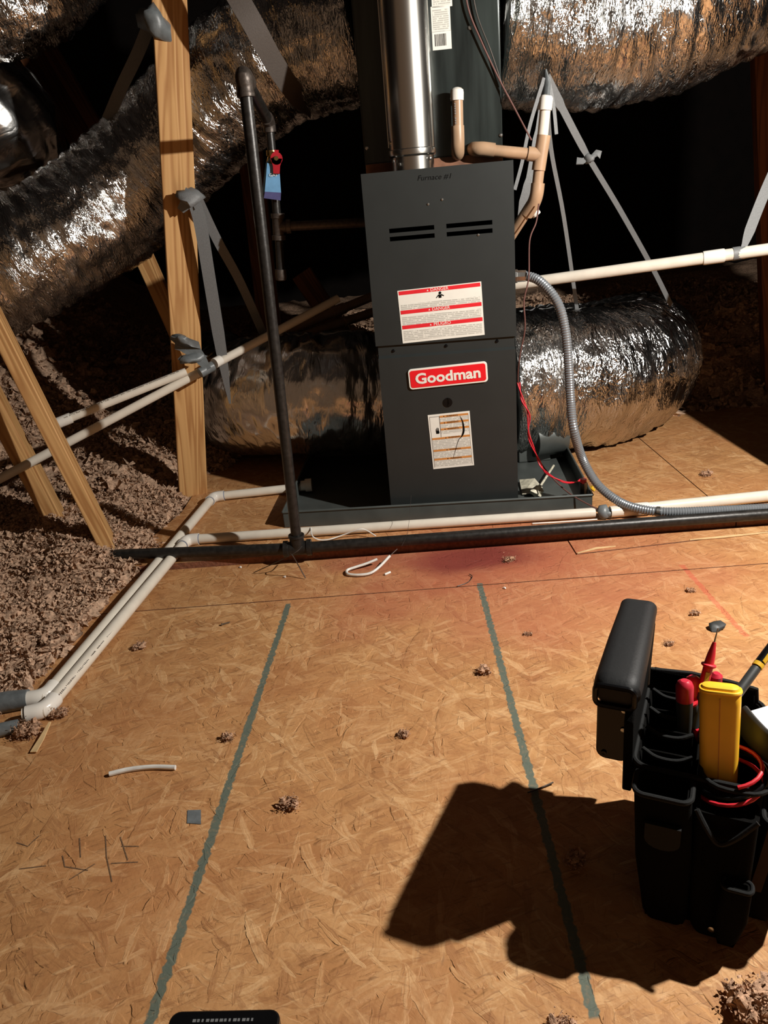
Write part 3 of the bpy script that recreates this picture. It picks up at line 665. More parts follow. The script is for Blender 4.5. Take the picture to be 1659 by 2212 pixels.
obj('label_rules', MB().box((-bw * 0.235, -0.0012, bh * 0.08), (-bw * 0.225, -0.0009, bh * 0.46), wm).box((-bw * 0.46, -0.0012, bh * 0.455), (bw * 0.46, -0.0009, bh * 0.462), wm).box((-bw * 0.465, -0.0012, -bh * 0.47), (-bw * 0.458, -0.0009, bh * 0.46), wm).box((bw * 0.458, -0.0012, -bh * 0.47), (bw * 0.465, -0.0009, bh * 0.46), wm), M['ink_grey'], wl_, smooth=False)
tear = [fp(*p, -0.0088) for p in ((994, 898), (1000, 912), (1002, 930), (998, 942), (991, 950), (985, 970), (979, 990))]
obj('tear', MB().ribbon(curve(tear, 3), [0.0006, 0.0012, 0.002, 0.003, 0.0036, 0.0042, 0.0046, 0.0046, 0.004, 0.003, 0.002, 0.0014, 0.001, 0.0008, 0.0007, 0.0009, 0.0007, 0.0005, 0.0004], 0.0003, (0, -1, 0)), M['ink'], wl_, smooth=False)
# marker writing on top edge of the upper door
a, b = Vector(fr(898, 386)), Vector(fr(978, 380)); ctr = (a + b) / 2
text('marker_writing', 'Furnace #1', 0.0165, M['ink'], ud, Matrix.Translation((ctr.x, -0.0042, ctr.y)) @ Matrix.Rotation(0.02, 4, 'Y') @ TXT, 0.0001, shear=0.25, xs=1.1)

# ------------------------------------------------------------------ evaporator cabinet, plenum, flue
C0 = 0.165
cu0, cu1 = fp(788, 350, C0).x, fp(1087, 345, C0).x
coil = thing('coil_cabinet', 'black sheet metal coil cabinet rising above the furnace behind the flue', 'cabinet', F0, FA, local=True)
cb = obj('cabinet_body', MB().box((cu0, C0 + 0.004, FH + 0.001), (cu1, C0 + 0.50, FH + 1.1)), M['coil'], coil, bevel=0.003)
obj('front_panel', MB().box((cu0 + 0.004, C0, FH + 0.03), (cu1 - 0.004, C0 + 0.004, FH + 1.09)), M['coil'], coil, bevel=0.001)
obj('drain_strip', MB().box((cu0 + 0.002, C0 - 0.006, FH + 0.002), (cu1 - 0.002, C0 + 0.004, FH + 0.028)), M['rust'], coil, bevel=0.001)['label'] = 'rust brown stained drain strip'
for p in ((1082, 292), (793, 320), (1015, 60)):
    q = fp(*p, C0); obj('cabinet_screw', lathe([(0, 0.005), (0.002, 0.005), (0.004, 0.003), (0.0042, 0.0005)], q, (0, -1, 0), 10), M['screw'], coil)
for (xa, ya, xb_, yb_, nm) in ((929, -60, 977, 13, 'plain'), (930, 15, 974, 66, 'plain'), (933, 69, 976, 105, 'bars')):
    a, b = fp(xa, ya, C0), fp(xb_, yb_, C0); yy = C0 - 0.0006
    st_ = obj('sticker', MB().box((a.x, yy, b.z), (b.x, C0 + 0.0001, a.z)), M['label'], coil, smooth=False)
    st_['label'] = 'white barcode sticker' if nm == 'bars' else 'white data sticker'
    if nm == 'bars':
        mbb = MB(); x = a.x + 0.006
        while x < b.x - 0.012:
            wdt = rnd.choice((0.0006, 0.0012, 0.0018)); mbb.box((x, yy - 0.0003, b.z + 0.008), (x + wdt, yy, a.z - 0.006)); x += wdt + rnd.choice((0.0008, 0.0014))
        obj('barcode', mbb, M['ink'], st_, smooth=False)
    else:
        obj('small_print', MB().box((a.x + 0.004, yy - 0.0003, b.z + 0.004), (b.x - 0.004, yy, a.z - 0.006)), M['print'], st_, smooth=False)
flue = thing('flue_pipe', 'shiny round galvanised flue pipe rising from the furnace top', 'flue', F0, FA, local=True)
fb = fp(889, 365, 0.07); ft = fp(874, 0, 0.07); fx = (fb.x + ft.x) / 2
def cyl(z0, z1, r, seg=48): return MB().tube([(fx, 0.07, z0), (fx, 0.07, z1)], r, seg)
zc = fp(889, 335, 0.07).z
obj('base_collar', cyl(FH + 0.001, zc, 0.052), M['galv'], flue)
obj('joint_band', MB().tube([(fx, 0.07, zc - 0.004), (fx, 0.07, zc), (fx, 0.07, zc + 0.006), (fx, 0.07, zc + 0.012), (fx, 0.07, zc + 0.014)], [0.054, 0.0585, 0.0590, 0.0585, 0.0565], 48), M['galv'], flue)
obj('flue_body', cyl(zc + 0.010, FH + 1.1, 0.0565), M['galv'], flue)
obj('seam', MB().box((fx - 0.0578, 0.066, zc + 0.02), (fx - 0.0560, 0.071, FH + 1.1)), M['galv'], flue, smooth=False)
for zz_, ax in ((zc - 0.012, -0.045), (zc - 0.012, 0.043), (zc + 0.03, -0.050), (zc - 0.02, -0.03)):
    obj('flue_screw', lathe([(0, 0.004), (0.003, 0.004), (0.0045, 0.0015)], (fx + ax, 0.07 - math.sqrt(max(0, 0.056 ** 2 - ax * ax)) + 0.001, zz_), (ax, -0.03, 0), 8), M['screw'], flue)

# ------------------------------------------------------------------ pipes with fittings
def pipe_run(th, pts, r, mat, fmat, fit=1.22, sock=0.03, ends=(False, False), bend=0.02, rings=True, cap_ends=True, hub='elbow', seg=20):
    pts = [Vector(p) for p in pts]; n = len(pts)
    for i in range(n - 1):
        a, b = pts[i], pts[i + 1]; obj('pipe', MB().tube([a, b], r, seg), mat, th)
    for i in range(1, n - 1):
        p = pts[i]; d0 = (pts[i - 1] - p).normalized(); d1 = (pts[i + 1] - p).normalized()
        A = p + d0 * sock; B = p + d1 * sock; a1 = p + d0 * bend; b1 = p + d1 * bend
        path = [A, A.lerp(a1, 0.9)]
        for k in range(9):
            t_ = k / 8; path.append(a1 * (1 - t_) ** 2 + p * 2 * t_ * (1 - t_) + b1 * t_ ** 2)
        path += [B.lerp(b1, 0.9), B]
        e = obj(hub, MB().tube(path, r * fit, seg), fmat, th)
        if rings:
            for q, d in ((A, d0), (B, d1)): obj('primer_ring', MB().tube([q - d * 0.001, q + d * 0.0018], r * 1.06, seg), M['glue'], e)
def sleeve(th, name, a, b, r, mat, seg=20):
    return obj(name, MB().tube([a, Vector(a).lerp(Vector(b), 0.08), Vector(a).lerp(Vector(b), 0.92), b], [r * 0.97, r, r, r * 0.97], seg), mat, th)
r34 = 0.0134
# pipe A: from the pan drain to the left edge
A_ = [az(672, 1050, 0.036) + Vector((0, 0, 0)), az(461, 1073, 0.034), az(372, 1190, 0.032), az(345, 1232, 0.0155), az(98, 1505, 0.0155), az(-60, 1530, 0.0155)]
t = thing('drain_line', 'white plastic drain pipe from the pan corner, the upper of the two floor lines', 'pipe', (A_[1].x, A_[1].y, 0.018))
pipe_run(t, [A_[0], A_[1], A_[4], A_[5]], r34, M['pvc'], M['pvc_fit'], sock=0.034)
B_ = [az(1285, 1107, 0.033), az(404, 1166, 0.033), az(130, 1513, 0.016), az(-40, 1560, 0.014)]
t = thing('condensate_line', 'white plastic pipe running along the pan front then left beside the drain pipe', 'pipe', (B_[1].x, B_[1].y, 0.018))
pipe_run(t, [B_[0], B_[1], az(98, 1534, 0.0155), az(50, 1545, 0.0155)], r34, M['pvc'], M['pvc_fit'], sock=0.034)
# print along the diagonal stretch
p, q = az(390, 1180, 0.030), az(130, 1500, 0.030); d = (q - p).normalized()
pr = MB()
for k in range(150):
    s_ = k / 150 * (q - p).length
    if noise.noise(Vector((k * 0.31, 2.0, 0))) < -0.15: continue
    c = p + d * s_; pr.ribbon([c, c + d * 0.0022], 0.0035 * rnd.uniform(0.5, 1), 0.0002, (0.2, -0.2, 1))
obj('pipe_print', pr, M['ink_grey'], t, smooth=False)
# pipe continuing to the right, behind the conduit
t = thing('condensate_line', 'white plastic pipe right of the taped joint, running to the right edge behind the conduit', 'pipe', az(1305, 1103, 0.033))
a, b = az(1318, 1106, 0.036), az(1700, 1067, 0.036)
obj('pipe', MB().tube([a, b], 0.0155, 20), M['pvc'], t); sleeve(t, 'coupling', az(1340, 1103, 0.036), az(1400, 1098, 0.036), 0.0175, M['pvc_fit'])
t = thing('tape_wrap', 'crumpled grey tape around the floor pipe joint right of the pan', 'tape', az(1303, 1115, 0.02))
mbt = MB()
c0_ = az(1303, 1106, 0.036); clump(mbt, c0_, 0.024, random.Random(3), 0.35); clump(mbt, c0_ + Vector((0.012, -0.004, -0.004)), 0.017, random.Random(5), 0.4)
obj('crumpled_tape', mbt, M['tape'], t)
# raised lines at left
U = [ay(132, 911, 2.14), ay(402, 803, 2.285), ay(820, 634, 2.95)]
t = thing('raised_condensate_line', 'white plastic pipe slung above the insulation at left, the upper of the pair', 'pipe', U[0])
obj('pipe', MB().tube([U[0], U[1]], 0.0120, 20), M['pvc'], t)
sleeve(t, 'coupling', U[0] - (U[1] - U[0]).normalized() * 0.02, U[0] + (U[1] - U[0]).normalized() * 0.03, 0.0155, M['pvc_fit'])
p, q = ay(150, 896, 2.12), ay(395, 797, 2.26); d = (q - p).normalized(); pr = MB()
for k in range(90):
    if noise.noise(Vector((k * 0.41, 5.0, 0))) < -0.1: continue
    c = p + d * (k / 90 * (q - p).length); pr.ribbon([c, c + d * 0.0022], 0.003 * rnd.uniform(0.5, 1), 0.0002, (0.1, -1, 0.5))
obj('pipe_print', pr, M['ink_grey'], t, smooth=False)
V = [ay(60, 1002, 2.10), ay(440, 792, 2.27), ay(520, 757, 2.36)]
t = thing('raised_condensate_line', 'white plastic pipe slung above the insulation at left, the lower of the pair', 'pipe', V[0])
dV = (V[2] - V[0]).normalized()
obj('pipe', MB().tube([V[0] - dV * 0.3, V[0] + dV * 1.05], 0.0128, 20), M['pvc'], t); sleeve(t, 'coupling', ay(463, 785, 2.29), ay(476, 778, 2.31), 0.0155, M['pvc_fit'])
for dy, lab in ((0, 'upper'), (40, 'lower')):
    t = thing('raised_condensate_line', 'plastic pipe toned tan for shade, crossing above the left return duct, the %s of two' % lab, 'pipe', ay(700, 680 + dy * .5, 2.75))
    a, b = (ay(590, 728, 2.62), ay(830, 630, 2.95)) if dy == 0 else (ay(620, 735, 2.66), ay(830, 667, 2.95))
    obj('pipe', MB().tube([a, b], 0.0165, 18), M['pvc_shade_tan'], t)
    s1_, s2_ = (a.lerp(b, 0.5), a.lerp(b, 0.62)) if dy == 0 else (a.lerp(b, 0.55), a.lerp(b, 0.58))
    sleeve(t, 'coupling', s1_, s2_, 0.020, M['pvc_shade_tan'])
t = thing('raised_condensate_line', 'pale plastic pipe crossing the dark space at right above the return duct', 'pipe', ay(1400, 575, 2.3))
a, b = ay(1095, 617, 2.42), ay(1720, 530, 2.2)
obj('pipe', MB().tube([a, b], 0.0165, 20), M['pvc'], t)
sleeve(t, 'coupling', a.lerp(b, 0.70), a.lerp(b, 0.77), 0.0195, M['pvc_fit'])
t = thing('tape_wrap', 'grey tape wrapped where the raised pipe meets the pale upright', 'tape', ay(450, 790, 2.27))
a, b = ay(432, 806, 2.26), ay(460, 790, 2.285); obj('wrap', MB().tube([a, b], 0.0150, 18), M['tape'], t)
mbt = MB(); mbt.ribbon(curve([ay(450, 798, 2.26), ay(425, 765, 2.275), ay(400, 745, 2.285), ay(378, 742, 2.29)], 4), [0.02, 0.024, 0.03, 0.034, 0.038, 0.042, 0.044, 0.046, 0.046, 0.044, 0.04, 0.036, 0.034], 0.004, (0.2, -1, 0.2))
obj('tape_tail', mbt, M['tape'], t); mbt = MB(); clump(mbt, ay(395, 735, 2.275), 0.028, random.Random(9), 0.9); clump(mbt, ay(412, 775, 2.27), 0.026, random.Random(19), 0.9); obj('crumpled_end', mbt, M['tape'], t)
t = thing('tape_wrap', 'grey tape over the drain pipe elbows at the left edge', 'tape', az(20, 1530, 0.0))
a, b = az(62, 1509, 0.0165), az(-90, 1532, 0.0165); obj('wrap', MB().tube([a, a.lerp(b, 0.3), a.lerp(b, 0.6), b], [0.0185, 0.021, 0.020, 0.022], 18), M['tape'], t)
a, b = az(40, 1567, 0.012), az(-90, 1600, 0.012); obj('wrap', MB().tube([a, a.lerp(b, 0.5), b], [0.012, 0.014, 0.012], 14), M['tape'], t)

# vents on the coil cabinet
t = thing('capped_standpipe', 'short capped plastic standpipe toned tan for shade, on the cabinet front beside the flue', 'pipe', fm @ fp(985, 335, C0 - 0.02))
W = lambda px, py, wv: fm @ fp(px, py, wv)
wv = C0 - 0.035
a, b = W(990, 300, wv), W(988, 215, wv)
obj('pipe', MB().tube([a, b], 0.0135, 20), M['pvc_shade_tan'], t)
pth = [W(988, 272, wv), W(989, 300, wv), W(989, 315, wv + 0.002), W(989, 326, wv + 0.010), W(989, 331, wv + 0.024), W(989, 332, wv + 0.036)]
obj('elbow', MB().tube(curve(pth, 3), 0.0168, 20), M['pvc_shade_tan'], t)
obj('cap', MB().tube([W(987, 217, wv), W(987, 200, wv), W(987, 194, wv), W(987, 190, wv), W(987, 188, wv)], [0.0165, 0.0167, 0.0155, 0.011, 0.004], 20), M['pvc_fit'], t)
for k in range(9):
    p = W(983 + k * 0.2, 224 + k * 5.2, wv - 0.0138); obj('pipe_print', MB().box((-0.0018, -0.0003, -0.0018), (0.0018, 0.0003, 0.0012), Matrix.Translation(p)), M['ink_grey'], t, smooth=False) if k != 5 else None
t = thing('condensate_drain', 'plastic cabinet drain toned tan for shade, with white capped vent, dropping behind the furnace at right', 'pipe', W(1165, 335, wv))
j = W(1168, 335, wv); l = W(1030, 322, wv)
obj('pipe', MB().tube([l, j], 0.0138, 20), M['pvc_shade_tan'], t)
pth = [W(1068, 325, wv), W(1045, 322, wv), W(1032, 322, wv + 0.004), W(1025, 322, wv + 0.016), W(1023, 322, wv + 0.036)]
obj('elbow', MB().tube(curve(pth, 4), 0.0172, 20), M['pvc_shade_tan'], t)
top = W(1180, 214, wv); dn = W(1158, 425, wv)
obj('pipe', MB().tube([j, top], 0.0132, 20), M['pvc'], t)['label'] = 'white vent pipe'
obj('pipe', MB().tube([j, dn], 0.0138, 20), M['pvc_shade_tan'], t)
obj('tee', MB().tube([W(1175, 292, wv), j, W(1163, 368, wv)], 0.0170, 20).tube([j, W(1140, 332, wv)], 0.0170, 20), M['pvc_shade_tan'], t)
obj('cap', MB().tube([W(1177, 238, wv), W(1180, 212, wv), W(1180.5, 207, wv), W(1181, 205, wv)], [0.0165, 0.0165, 0.014, 0.006], 20), M['pvc_fit'], t)
q = W(1105, 508, wv + 0.05)
obj('pipe', MB().tube([dn, q + (q - dn) * 0.6], 0.0138, 20), M['pvc_shade_tan'], t)
obj('elbow', MB().tube(curve([W(1162, 396, wv), W(1159, 420, wv), W(1152, 440, wv + 0.008), W(1138, 462, wv + 0.022)], 4), 0.0172, 20), M['pvc_shade_tan'], t)
sleeve(t, 'stub', W(1160, 465, wv + 0.03), W(1150, 452, wv + 0.03), 0.012, M['pvc_fit'])

# ------------------------------------------------------------------ gas piping
gas = thing('gas_pipe', 'black iron gas pipe along the platform edge with a tall riser left of the furnace', 'pipe', az(640, 1210, 0.0))
R1 = 0.0142
gl, gm, gr = az(232, 1199, 0.046), az(643, 1184, 0.043), az(1720, 1106, 0.035)
obj('main_pipe', MB().tube([gl, gm, gr], [R1, R1, R1 * 1.05], 20), M['black_pipe'], gas)
u_ = (gr - gm).normalized()
def ringed(a, b, r, rim, n=14): 
    a, b = Vector(a), Vector(b); return MB().tube([a, a.lerp(b, 0.16), a.lerp(b, 0.18), a.lerp(b, 0.82), a.lerp(b, 0.84), b], [rim, rim, r, r, rim, rim], 22)
rt_ = ay(530, 196, 1.83); rb_ = gm.copy()
obj('tee', ringed(gm - u_ * 0.036, gm + u_ * 0.036, 0.0185, 0.0215).tube([gm, gm.lerp(rt_, 0.030), gm.lerp(rt_, 0.031), gm.lerp(rt_, 0.036)], [0.0185, 0.0185, 0.0215, 0.0205], 22), M['black_pipe'], gas)
obj('riser', MB().tube([gm, rt_], 0.0136, 20), M['black_pipe'], gas)
g1 = rt_ + (rt_ - gm).normalized() * 0.028
Yg = 2.22
g2 = ay(580, 262, Yg); g2b = ay(583, 285, Yg)
obj('elbow', MB().tube(curve([rt_ - Vector((0, 0, 0.012)), rt_ + Vector((0, 0, 0.006)), g1, g1.lerp(g2, 0.14)], 4), [0.019, 0.0195, 0.0185, 0.0175, 0.0175, 0.0175, 0.018, 0.018, 0.018, 0.018, 0.018, 0.0185, 0.0185], 22), M['brown_pipe'], gas)
obj('pipe', MB().tube([g1, g2], 0.0136, 18), M['black_pipe'], gas)
obj('elbow', MB().tube(curve([g1.lerp(g2, 0.90), g1.lerp(g2, 0.97), g2 + Vector((0, 0.003, -0.006)), g2b + Vector((0, 0, 0.004)), g2b], 4), 0.0165, 20), M['brown_pipe'], gas)
dtop, dv0, dv1, dte, dbot = g2b, ay(587, 325, Yg), ay(592, 420, Yg), ay(601, 490, Yg), ay(606, 585, Yg)
obj('nipple', MB().tube([dtop, dv0], 0.0112, 18), M['black_pipe'], gas)
vb = obj('shutoff_valve', MB().tube([dv0, dv0.lerp(dv1, .12), dv0.lerp(dv1, .14), dv0.lerp(dv1, .3), dv0.lerp(dv1, .4), dv0.lerp(dv1, .42), dv0.lerp(dv1, .55)], [0.015, 0.015, 0.012, 0.0175, 0.0125, 0.015, 0.015], 16), M['brass'], gas); vb['label'] = 'brass shutoff valve with red handle'
vc = ay(597, 342, Yg - 0.03)
mbh = MB().tube([vc + Vector((0, 0.008, 0)), vc], 0.0155, 16)
hd = (ay(597, 375, Yg - 0.03) - vc)
mbh.ribbon([vc + Vector((0, 0.004, 0)), vc + hd * 0.5 + Vector((0, 0.004, 0)), vc + hd + Vector((0, 0.004, 0))], [0.030, 0.018, 0.016], 0.008, (0, -1, 0)).ribbon([vc + Vector((0, .004, 0)), vc - hd * 0.55 + Vector((0, .004, 0))], 0.011, 0.007, (0, -1, 0))
obj('valve_handle', mbh, M['valve_red'], vb)
obj('valve_nut', MB().tube([vc, vc + Vector((0, -0.006, 0))], 0.006, 6), M['brass'], vb, smooth=False)
obj('pipe', MB().tube([dv0.lerp(dv1, .5), dte], 0.0112, 18), M['black_pipe'], gas)
ax_ = (dbot - dte).normalized(); side = (ay(660, 487, Yg) - dte).normalized()
obj('tee', MB().tube([dte - ax_ * 0.034, dte - ax_ * 0.022, dte - ax_ * 0.021, dte + ax_ * 0.021, dte + ax_ * 0.022, dte + ax_ * 0.034], [.0185, .0185, .0155, .0155, .0185, .0185], 20).tube([dte, dte + side * 0.021, dte + side * 0.022, dte + side * 0.034], [.0155, .0155, .0185, .0185], 20), M['brown_pipe'], gas)
obj('drip_leg', MB().tube([dte, dbot], 0.0112, 18), M['black_pipe'], gas)
obj('drip_cap', MB().tube([dbot - ax_ * 0.004, dbot + ax_ * 0.014, dbot + ax_ * 0.024, dbot + ax_ * 0.027], [0.0155, 0.016, 0.0145, 0.008], 18), M['brown_pipe'], gas)
obj('branch_pipe', MB().tube([dte, ay(800, 480, Yg + 0.04)], 0.0125, 18), M['brown_pipe'], gas)
ws = MB(); s0_, s1_ = az(627, 1196, 0.065), az(652, 1180, 0.066)
t = thing('tie_wire', 'thin twisted tie wire around the gas tee with two loose ends', 'wire', az(640, 1230, 0))
obj('wire_end', MB().tube(curve([s1_, az(640, 1192, 0.066), az(600, 1213, 0.04), az(548, 1237, 0.004)], 5), 0.0012, 6), M['wire_steel'], t)
obj('wire_end', MB().tube(curve([s0_, az(632, 1200, 0.066), az(645, 1222, 0.035), az(660, 1249, 0.003)], 5), 0.0014, 6), M['wire_steel'], t)
t = thing('warning_tag', 'folded blue and navy tag hanging on the gas valve', 'tag', ay(585, 430, Yg - 0.02))
def quad(pts, th=0.0012):
    mb = MB(); n = len(pts); vs = [Vector(p) for p in pts]
    nn = (vs[1] - vs[0]).cross(vs[2] - vs[0]).normalized() * th
    mb.add(vs + [v + nn for v in vs], [tuple(range(n)), tuple(range(2 * n - 1, n - 1, -1))] + [(i, i + n, (i + 1) % n + n, (i + 1) % n) for i in range(n)]); return mb
yq = Yg - 0.022
obj('tag_front', quad([ay(577, 352, yq), ay(603, 358, yq), ay(607, 416, yq), ay(572, 414, yq)]), M['blue_tag'], t, smooth=False)
obj('tag_foot', quad([ay(572, 414, yq), ay(607, 416, yq), ay(606, 433, yq), ay(570, 428, yq)]), M['navy'], t, smooth=False)
obj('tag_back', quad([ay(574, 352, yq + .008), ay(584, 340, yq + .008), ay(579, 400, yq + .012), ay(565, 426, yq + .012)]), M['blue_tag'], t, smooth=False)
text('lettering', 'GAS', 0.011, M['label'], t, Matrix.Translation(ay(590, 378, yq - 0.003)) @ TXT, 0.0001)

# ------------------------------------------------------------------ drain pan
pan = thing('drain_pan', 'shallow grey metal drain pan under the furnace', 'pan', (0.15, 2.25, 0.019))
PA = Vector((-0.285, 2.000)); PB = Vector((0.570, 1.922)); uu = (PB - PA).normalized(); vv_ = Vector((-uu.y, uu.x)); PD = 0.62; PH = 0.047
def pp(a, b, z): q = PA + uu * a + vv_ * b; return Vector((q.x, q.y, z))
PW = (PB - PA).length; z0 = 0.0185
def slab(a0, b0, a1, b1, za, zb):
    vs = [pp(a0, b0, za), pp(a1, b0, za), pp(a1, b1, za), pp(a0, b1, za), pp(a0, b0, zb), pp(a1, b0, zb), pp(a1, b1, zb), pp(a0, b1, zb)]
    return MB().add(vs, [(0, 3, 2, 1), (4, 5, 6, 7), (0, 1, 5, 4), (1, 2, 6, 5), (2, 3, 7, 6), (3, 0, 4, 7)])
obj('pan_floor', slab(0, 0, PW, PD, z0, z0 + 0.0012), M['pan'], pan, smooth=False)
for nm, a0, b0, a1, b1 in (('front', 0, 0, PW, 0.0012), ('back', 0, PD - 0.0012, PW, PD), ('left', 0, 0, 0.0012, PD), ('right', PW - 0.0012, 0, PW, PD)):
    obj('pan_wall', slab(a0, b0, a1, b1, z0, z0 + PH), M['pan'], pan, smooth=False)
for a, b in (((0, 0), (PW, 0)), ((PW, 0), (PW, PD)), ((PW, PD), (0, PD)), ((0, PD), (0, 0))):
    obj('rolled_rim', MB().tube([pp(*a, z0 + PH), pp(*b, z0 + PH)], 0.0035, 10), M['pan'], pan)
q = az(664, 1048, 0.045)
obj('drain_fitting', MB().tube([q - Vector((0.020, 0, 0)), q - Vector((0.006, 0, 0)), q - Vector((0.006, 0, 0)), q + Vector((0.014, 0, 0))], [0.016, 0.016, 0.021, 0.021], 18), M['pvc_fit'], pan)
for k, (a, b) in enumerate(((0.10, 0.35), (0.62, 0.35), (0.10, 0.55))):
    pass
# furnace stands on two blocks in the pan
for k, (xx, lab) in enumerate(((0.06, 'left'), (0.30, 'right'))):
    o = obj('support_block', MB().box((xx - 0.03, 0.06, -0.0142), (xx + 0.03, 0.60, -0.0005), fm), M['rubber'], None, smooth=False)
    tag(o, 'dark block under the %s side of the furnace in the pan' % lab, 'block', None)
# clutter in and on the pan
o = obj('paper_scrap', quad([ay(1050, 1105, 1.955), ay(1058, 1080, 1.975), ay(1075, 1078, 1.975), ay(1067, 1104, 1.955)], 0.0008), M['label'], None, smooth=False); tag(o, 'small folded white label strip with orange band leaning on the pan front', 'paper')
obj('orange_band', quad([ay(1051.5, 1104, 1.952), ay(1058, 1081, 1.972), ay(1062, 1081, 1.972), ay(1056, 1104, 1.952)], 0.0004), M['orange'], o, smooth=False)
o = obj('paper_scrap', quad([az(1122, 1036, 0.03), az(1155, 1033, 0.045), az(1172, 1053, 0.035), az(1150, 1066, 0.028), az(1128, 1068, 0.025)], 0.001), M['leaf'], None, smooth=False); tag(o, 'pale crumpled scrap in the pan right of the furnace', 'scrap')
mbt = MB(); clump(mbt, az(1160, 1062, 0.035), 0.018, random.Random(12), 0.9); o = obj('foam_lump', mbt, M['leaf'], None); tag(o, 'yellowish foam lump in the pan corner beside the pale scrap', 'foam')
o = obj('cable_stub', MB().tube([az(1166, 1052, 0.045), az(1196, 1006, 0.05)], 0.0035, 10), M['leaf'], None); tag(o, 'pale cable stub leaning across the pan right of the furnace', 'cable')
# float switch
t = thing('float_switch', 'small float switch with a yellow wire nut clipped on the pan right corner', 'switch', az(1258, 1060, 0.06))
p = az(1260, 1052, 0.075)
obj('switch_body', MB().box((-0.010, -0.008, -0.022), (0.010, 0.008, 0.014), Matrix.Translation(p)), M['probe_grey'], t, bevel=0.002)
obj('float_stem', MB().tube([p + Vector((0.004, -0.008, 0.016)), p + Vector((0.004, -0.008, -0.028))], 0.004, 12), M['leaf'], t)
q = az(1279, 1056, 0.06); obj('wire_nut', MB().tube([q + Vector((-.004, 0, .006)), q + Vector((.006, 0, -.006))], [0.0065, 0.004], 10), M['yel_band'], t)
obj('switch_cap', MB().tube([p + Vector((0, 0, 0.012)), p + Vector((0, 0, 0.024))], 0.009, 12), M['wire_red'], t)

# ------------------------------------------------------------------ wires and conduit
def Wd(px, py, wv): return fm @ fp(px, py, wv)
cpts = [Wd(1112, 597, 0.06), Wd(1135, 596, 0.055), Wd(1168, 609, 0.03), Wd(1205, 655, 0.0), Wd(1222, 720, -0.01), Wd(1229, 800, -0.02), Wd(1233, 870, -0.03), Wd(1240, 930, -0.045),
        az(1258, 990, 0.165), az(1290, 1045, 0.098), az(1335, 1082, 0.062), az(1385, 1100, 0.052), az(1450, 1106, 0.050), az(1560, 1102, 0.048), az(1720, 1094, 0.046)]
cc = curve(cpts, 40); L_ = 0.0; rads = []
for i, p in enumerate(cc):
    if i: L_ += (p - cc[i - 1]).length
    rads.append(0.0118 + 0.0007 * math.sin(L_ * 2 * PI / 0.0062))
# even resampling for the ribs
tot = L_; n_ = int(tot / 0.0016); acc = [0.0]
for a, b in zip(cc, cc[1:]): acc.append(acc[-1] + (b - a).length)
ev = []; j_ = 0
for i in range(n_ + 1):
    d = tot * i / n_
    while j_ < len(acc) - 2 and acc[j_ + 1] < d: j_ += 1
    ev.append(cc[j_].lerp(cc[j_ + 1], (d - acc[j_]) / max(1e-9, acc[j_ + 1] - acc[j_])))
t = thing('flexible_conduit', 'grey ribbed flexible conduit looping from the furnace side down to the deck', 'conduit', Wd(1112, 597, 0.06))
obj('conduit_hose', MB().tube(ev, [0.0116 + 0.0008 * math.sin(i * 0.0016 * 2 * PI / 0.0064) for i in range(len(ev))], 14), M['conduit'], t)
a, b = Wd(1108, 597, 0.06), Wd(1136, 596, 0.055)
obj('conduit_connector', MB().tube([a, a.lerp(b, .35), a.lerp(b, .36), b], [0.017, 0.017, 0.0145, 0.0142], 8), M['screw'], t, smooth=False)
obj('coupling_ring', MB().tube([az(1418, 1105, 0.051), az(1426, 1105.5, 0.051)], 0.0135, 16), M['screw'], t)
def wire(name, label, pts, r, mat, cat='wire', n=8):
    o = obj(name, MB().tube(curve(pts, n), r, 8), M[mat], None); tag(o, label, cat); return o
wire('thermostat_wire', 'thin brown wire hanging down across the cabinet front to the drain tee', [Wd(1000, -60, C0 - 0.012), Wd(1012, 20, C0 - .012), Wd(1040, 90, C0 - 0.012), Wd(1075, 165, C0 - 0.012), Wd(1112, 235, C0 - 0.02), Wd(1148, 303, C0 - 0.035)], 0.0022, 'wire_brown')
wire('thermostat_wire', 'thin dark wire beside the brown wire on the cabinet front', [Wd(1015, -60, C0 - 0.008), Wd(1030, 30, C0 - .010), Wd(1060, 110, C0 - .010), Wd(1085, 185, C0 - 0.010)], 0.0016, 'wire_steel')
wire('thermostat_wire', 'thin brown wire winding down the right side of the furnace from the drain elbow', [Wd(1164, 440, 0.11), Wd(1158, 480, 0.10), Wd(1144, 520, 0.08), Wd(1142, 600, 0.03), Wd(1132, 650, 0.02), Wd(1134, 710, 0.02), Wd(1122, 775, 0.03), Wd(1120, 830, 0.06), Wd(1138, 900, 0.06), Wd(1150, 960, 0.05), az(1175, 1010, 0.12), az(1225, 1062, 0.072), az(1290, 1100, 0.045)], 0.0020, 'wire_brown')
for ph, lab in ((0, 'straighter'), (PI, 'looser')):
    base = [Wd(1120, 826, 0.06), Wd(1128, 862, 0.05), Wd(1142, 895, 0.04), Wd(1142, 940, 0.04), Wd(1160, 985, 0.035), az(1172, 1012, 0.13), az(1190, 1028, 0.12), az(1222, 1042, 0.10), az(1246, 1040, 0.085), az(1258, 1034, 0.085)]
    c = curve(base, 8); c = [p + Vector((math.cos(i * 0.35 + ph), 0, 0)) * 0.0028 + Vector((0, math.sin(i * 0.35 + ph), 0)) * 0.0028 for i, p in enumerate(c)]
    o = obj('red_wire', MB().tube(c, 0.0018, 8), M['wire_red'], None); tag(o, 'twisted bright red wire down to the float switch', 'wire', 'twisted red wire pair')

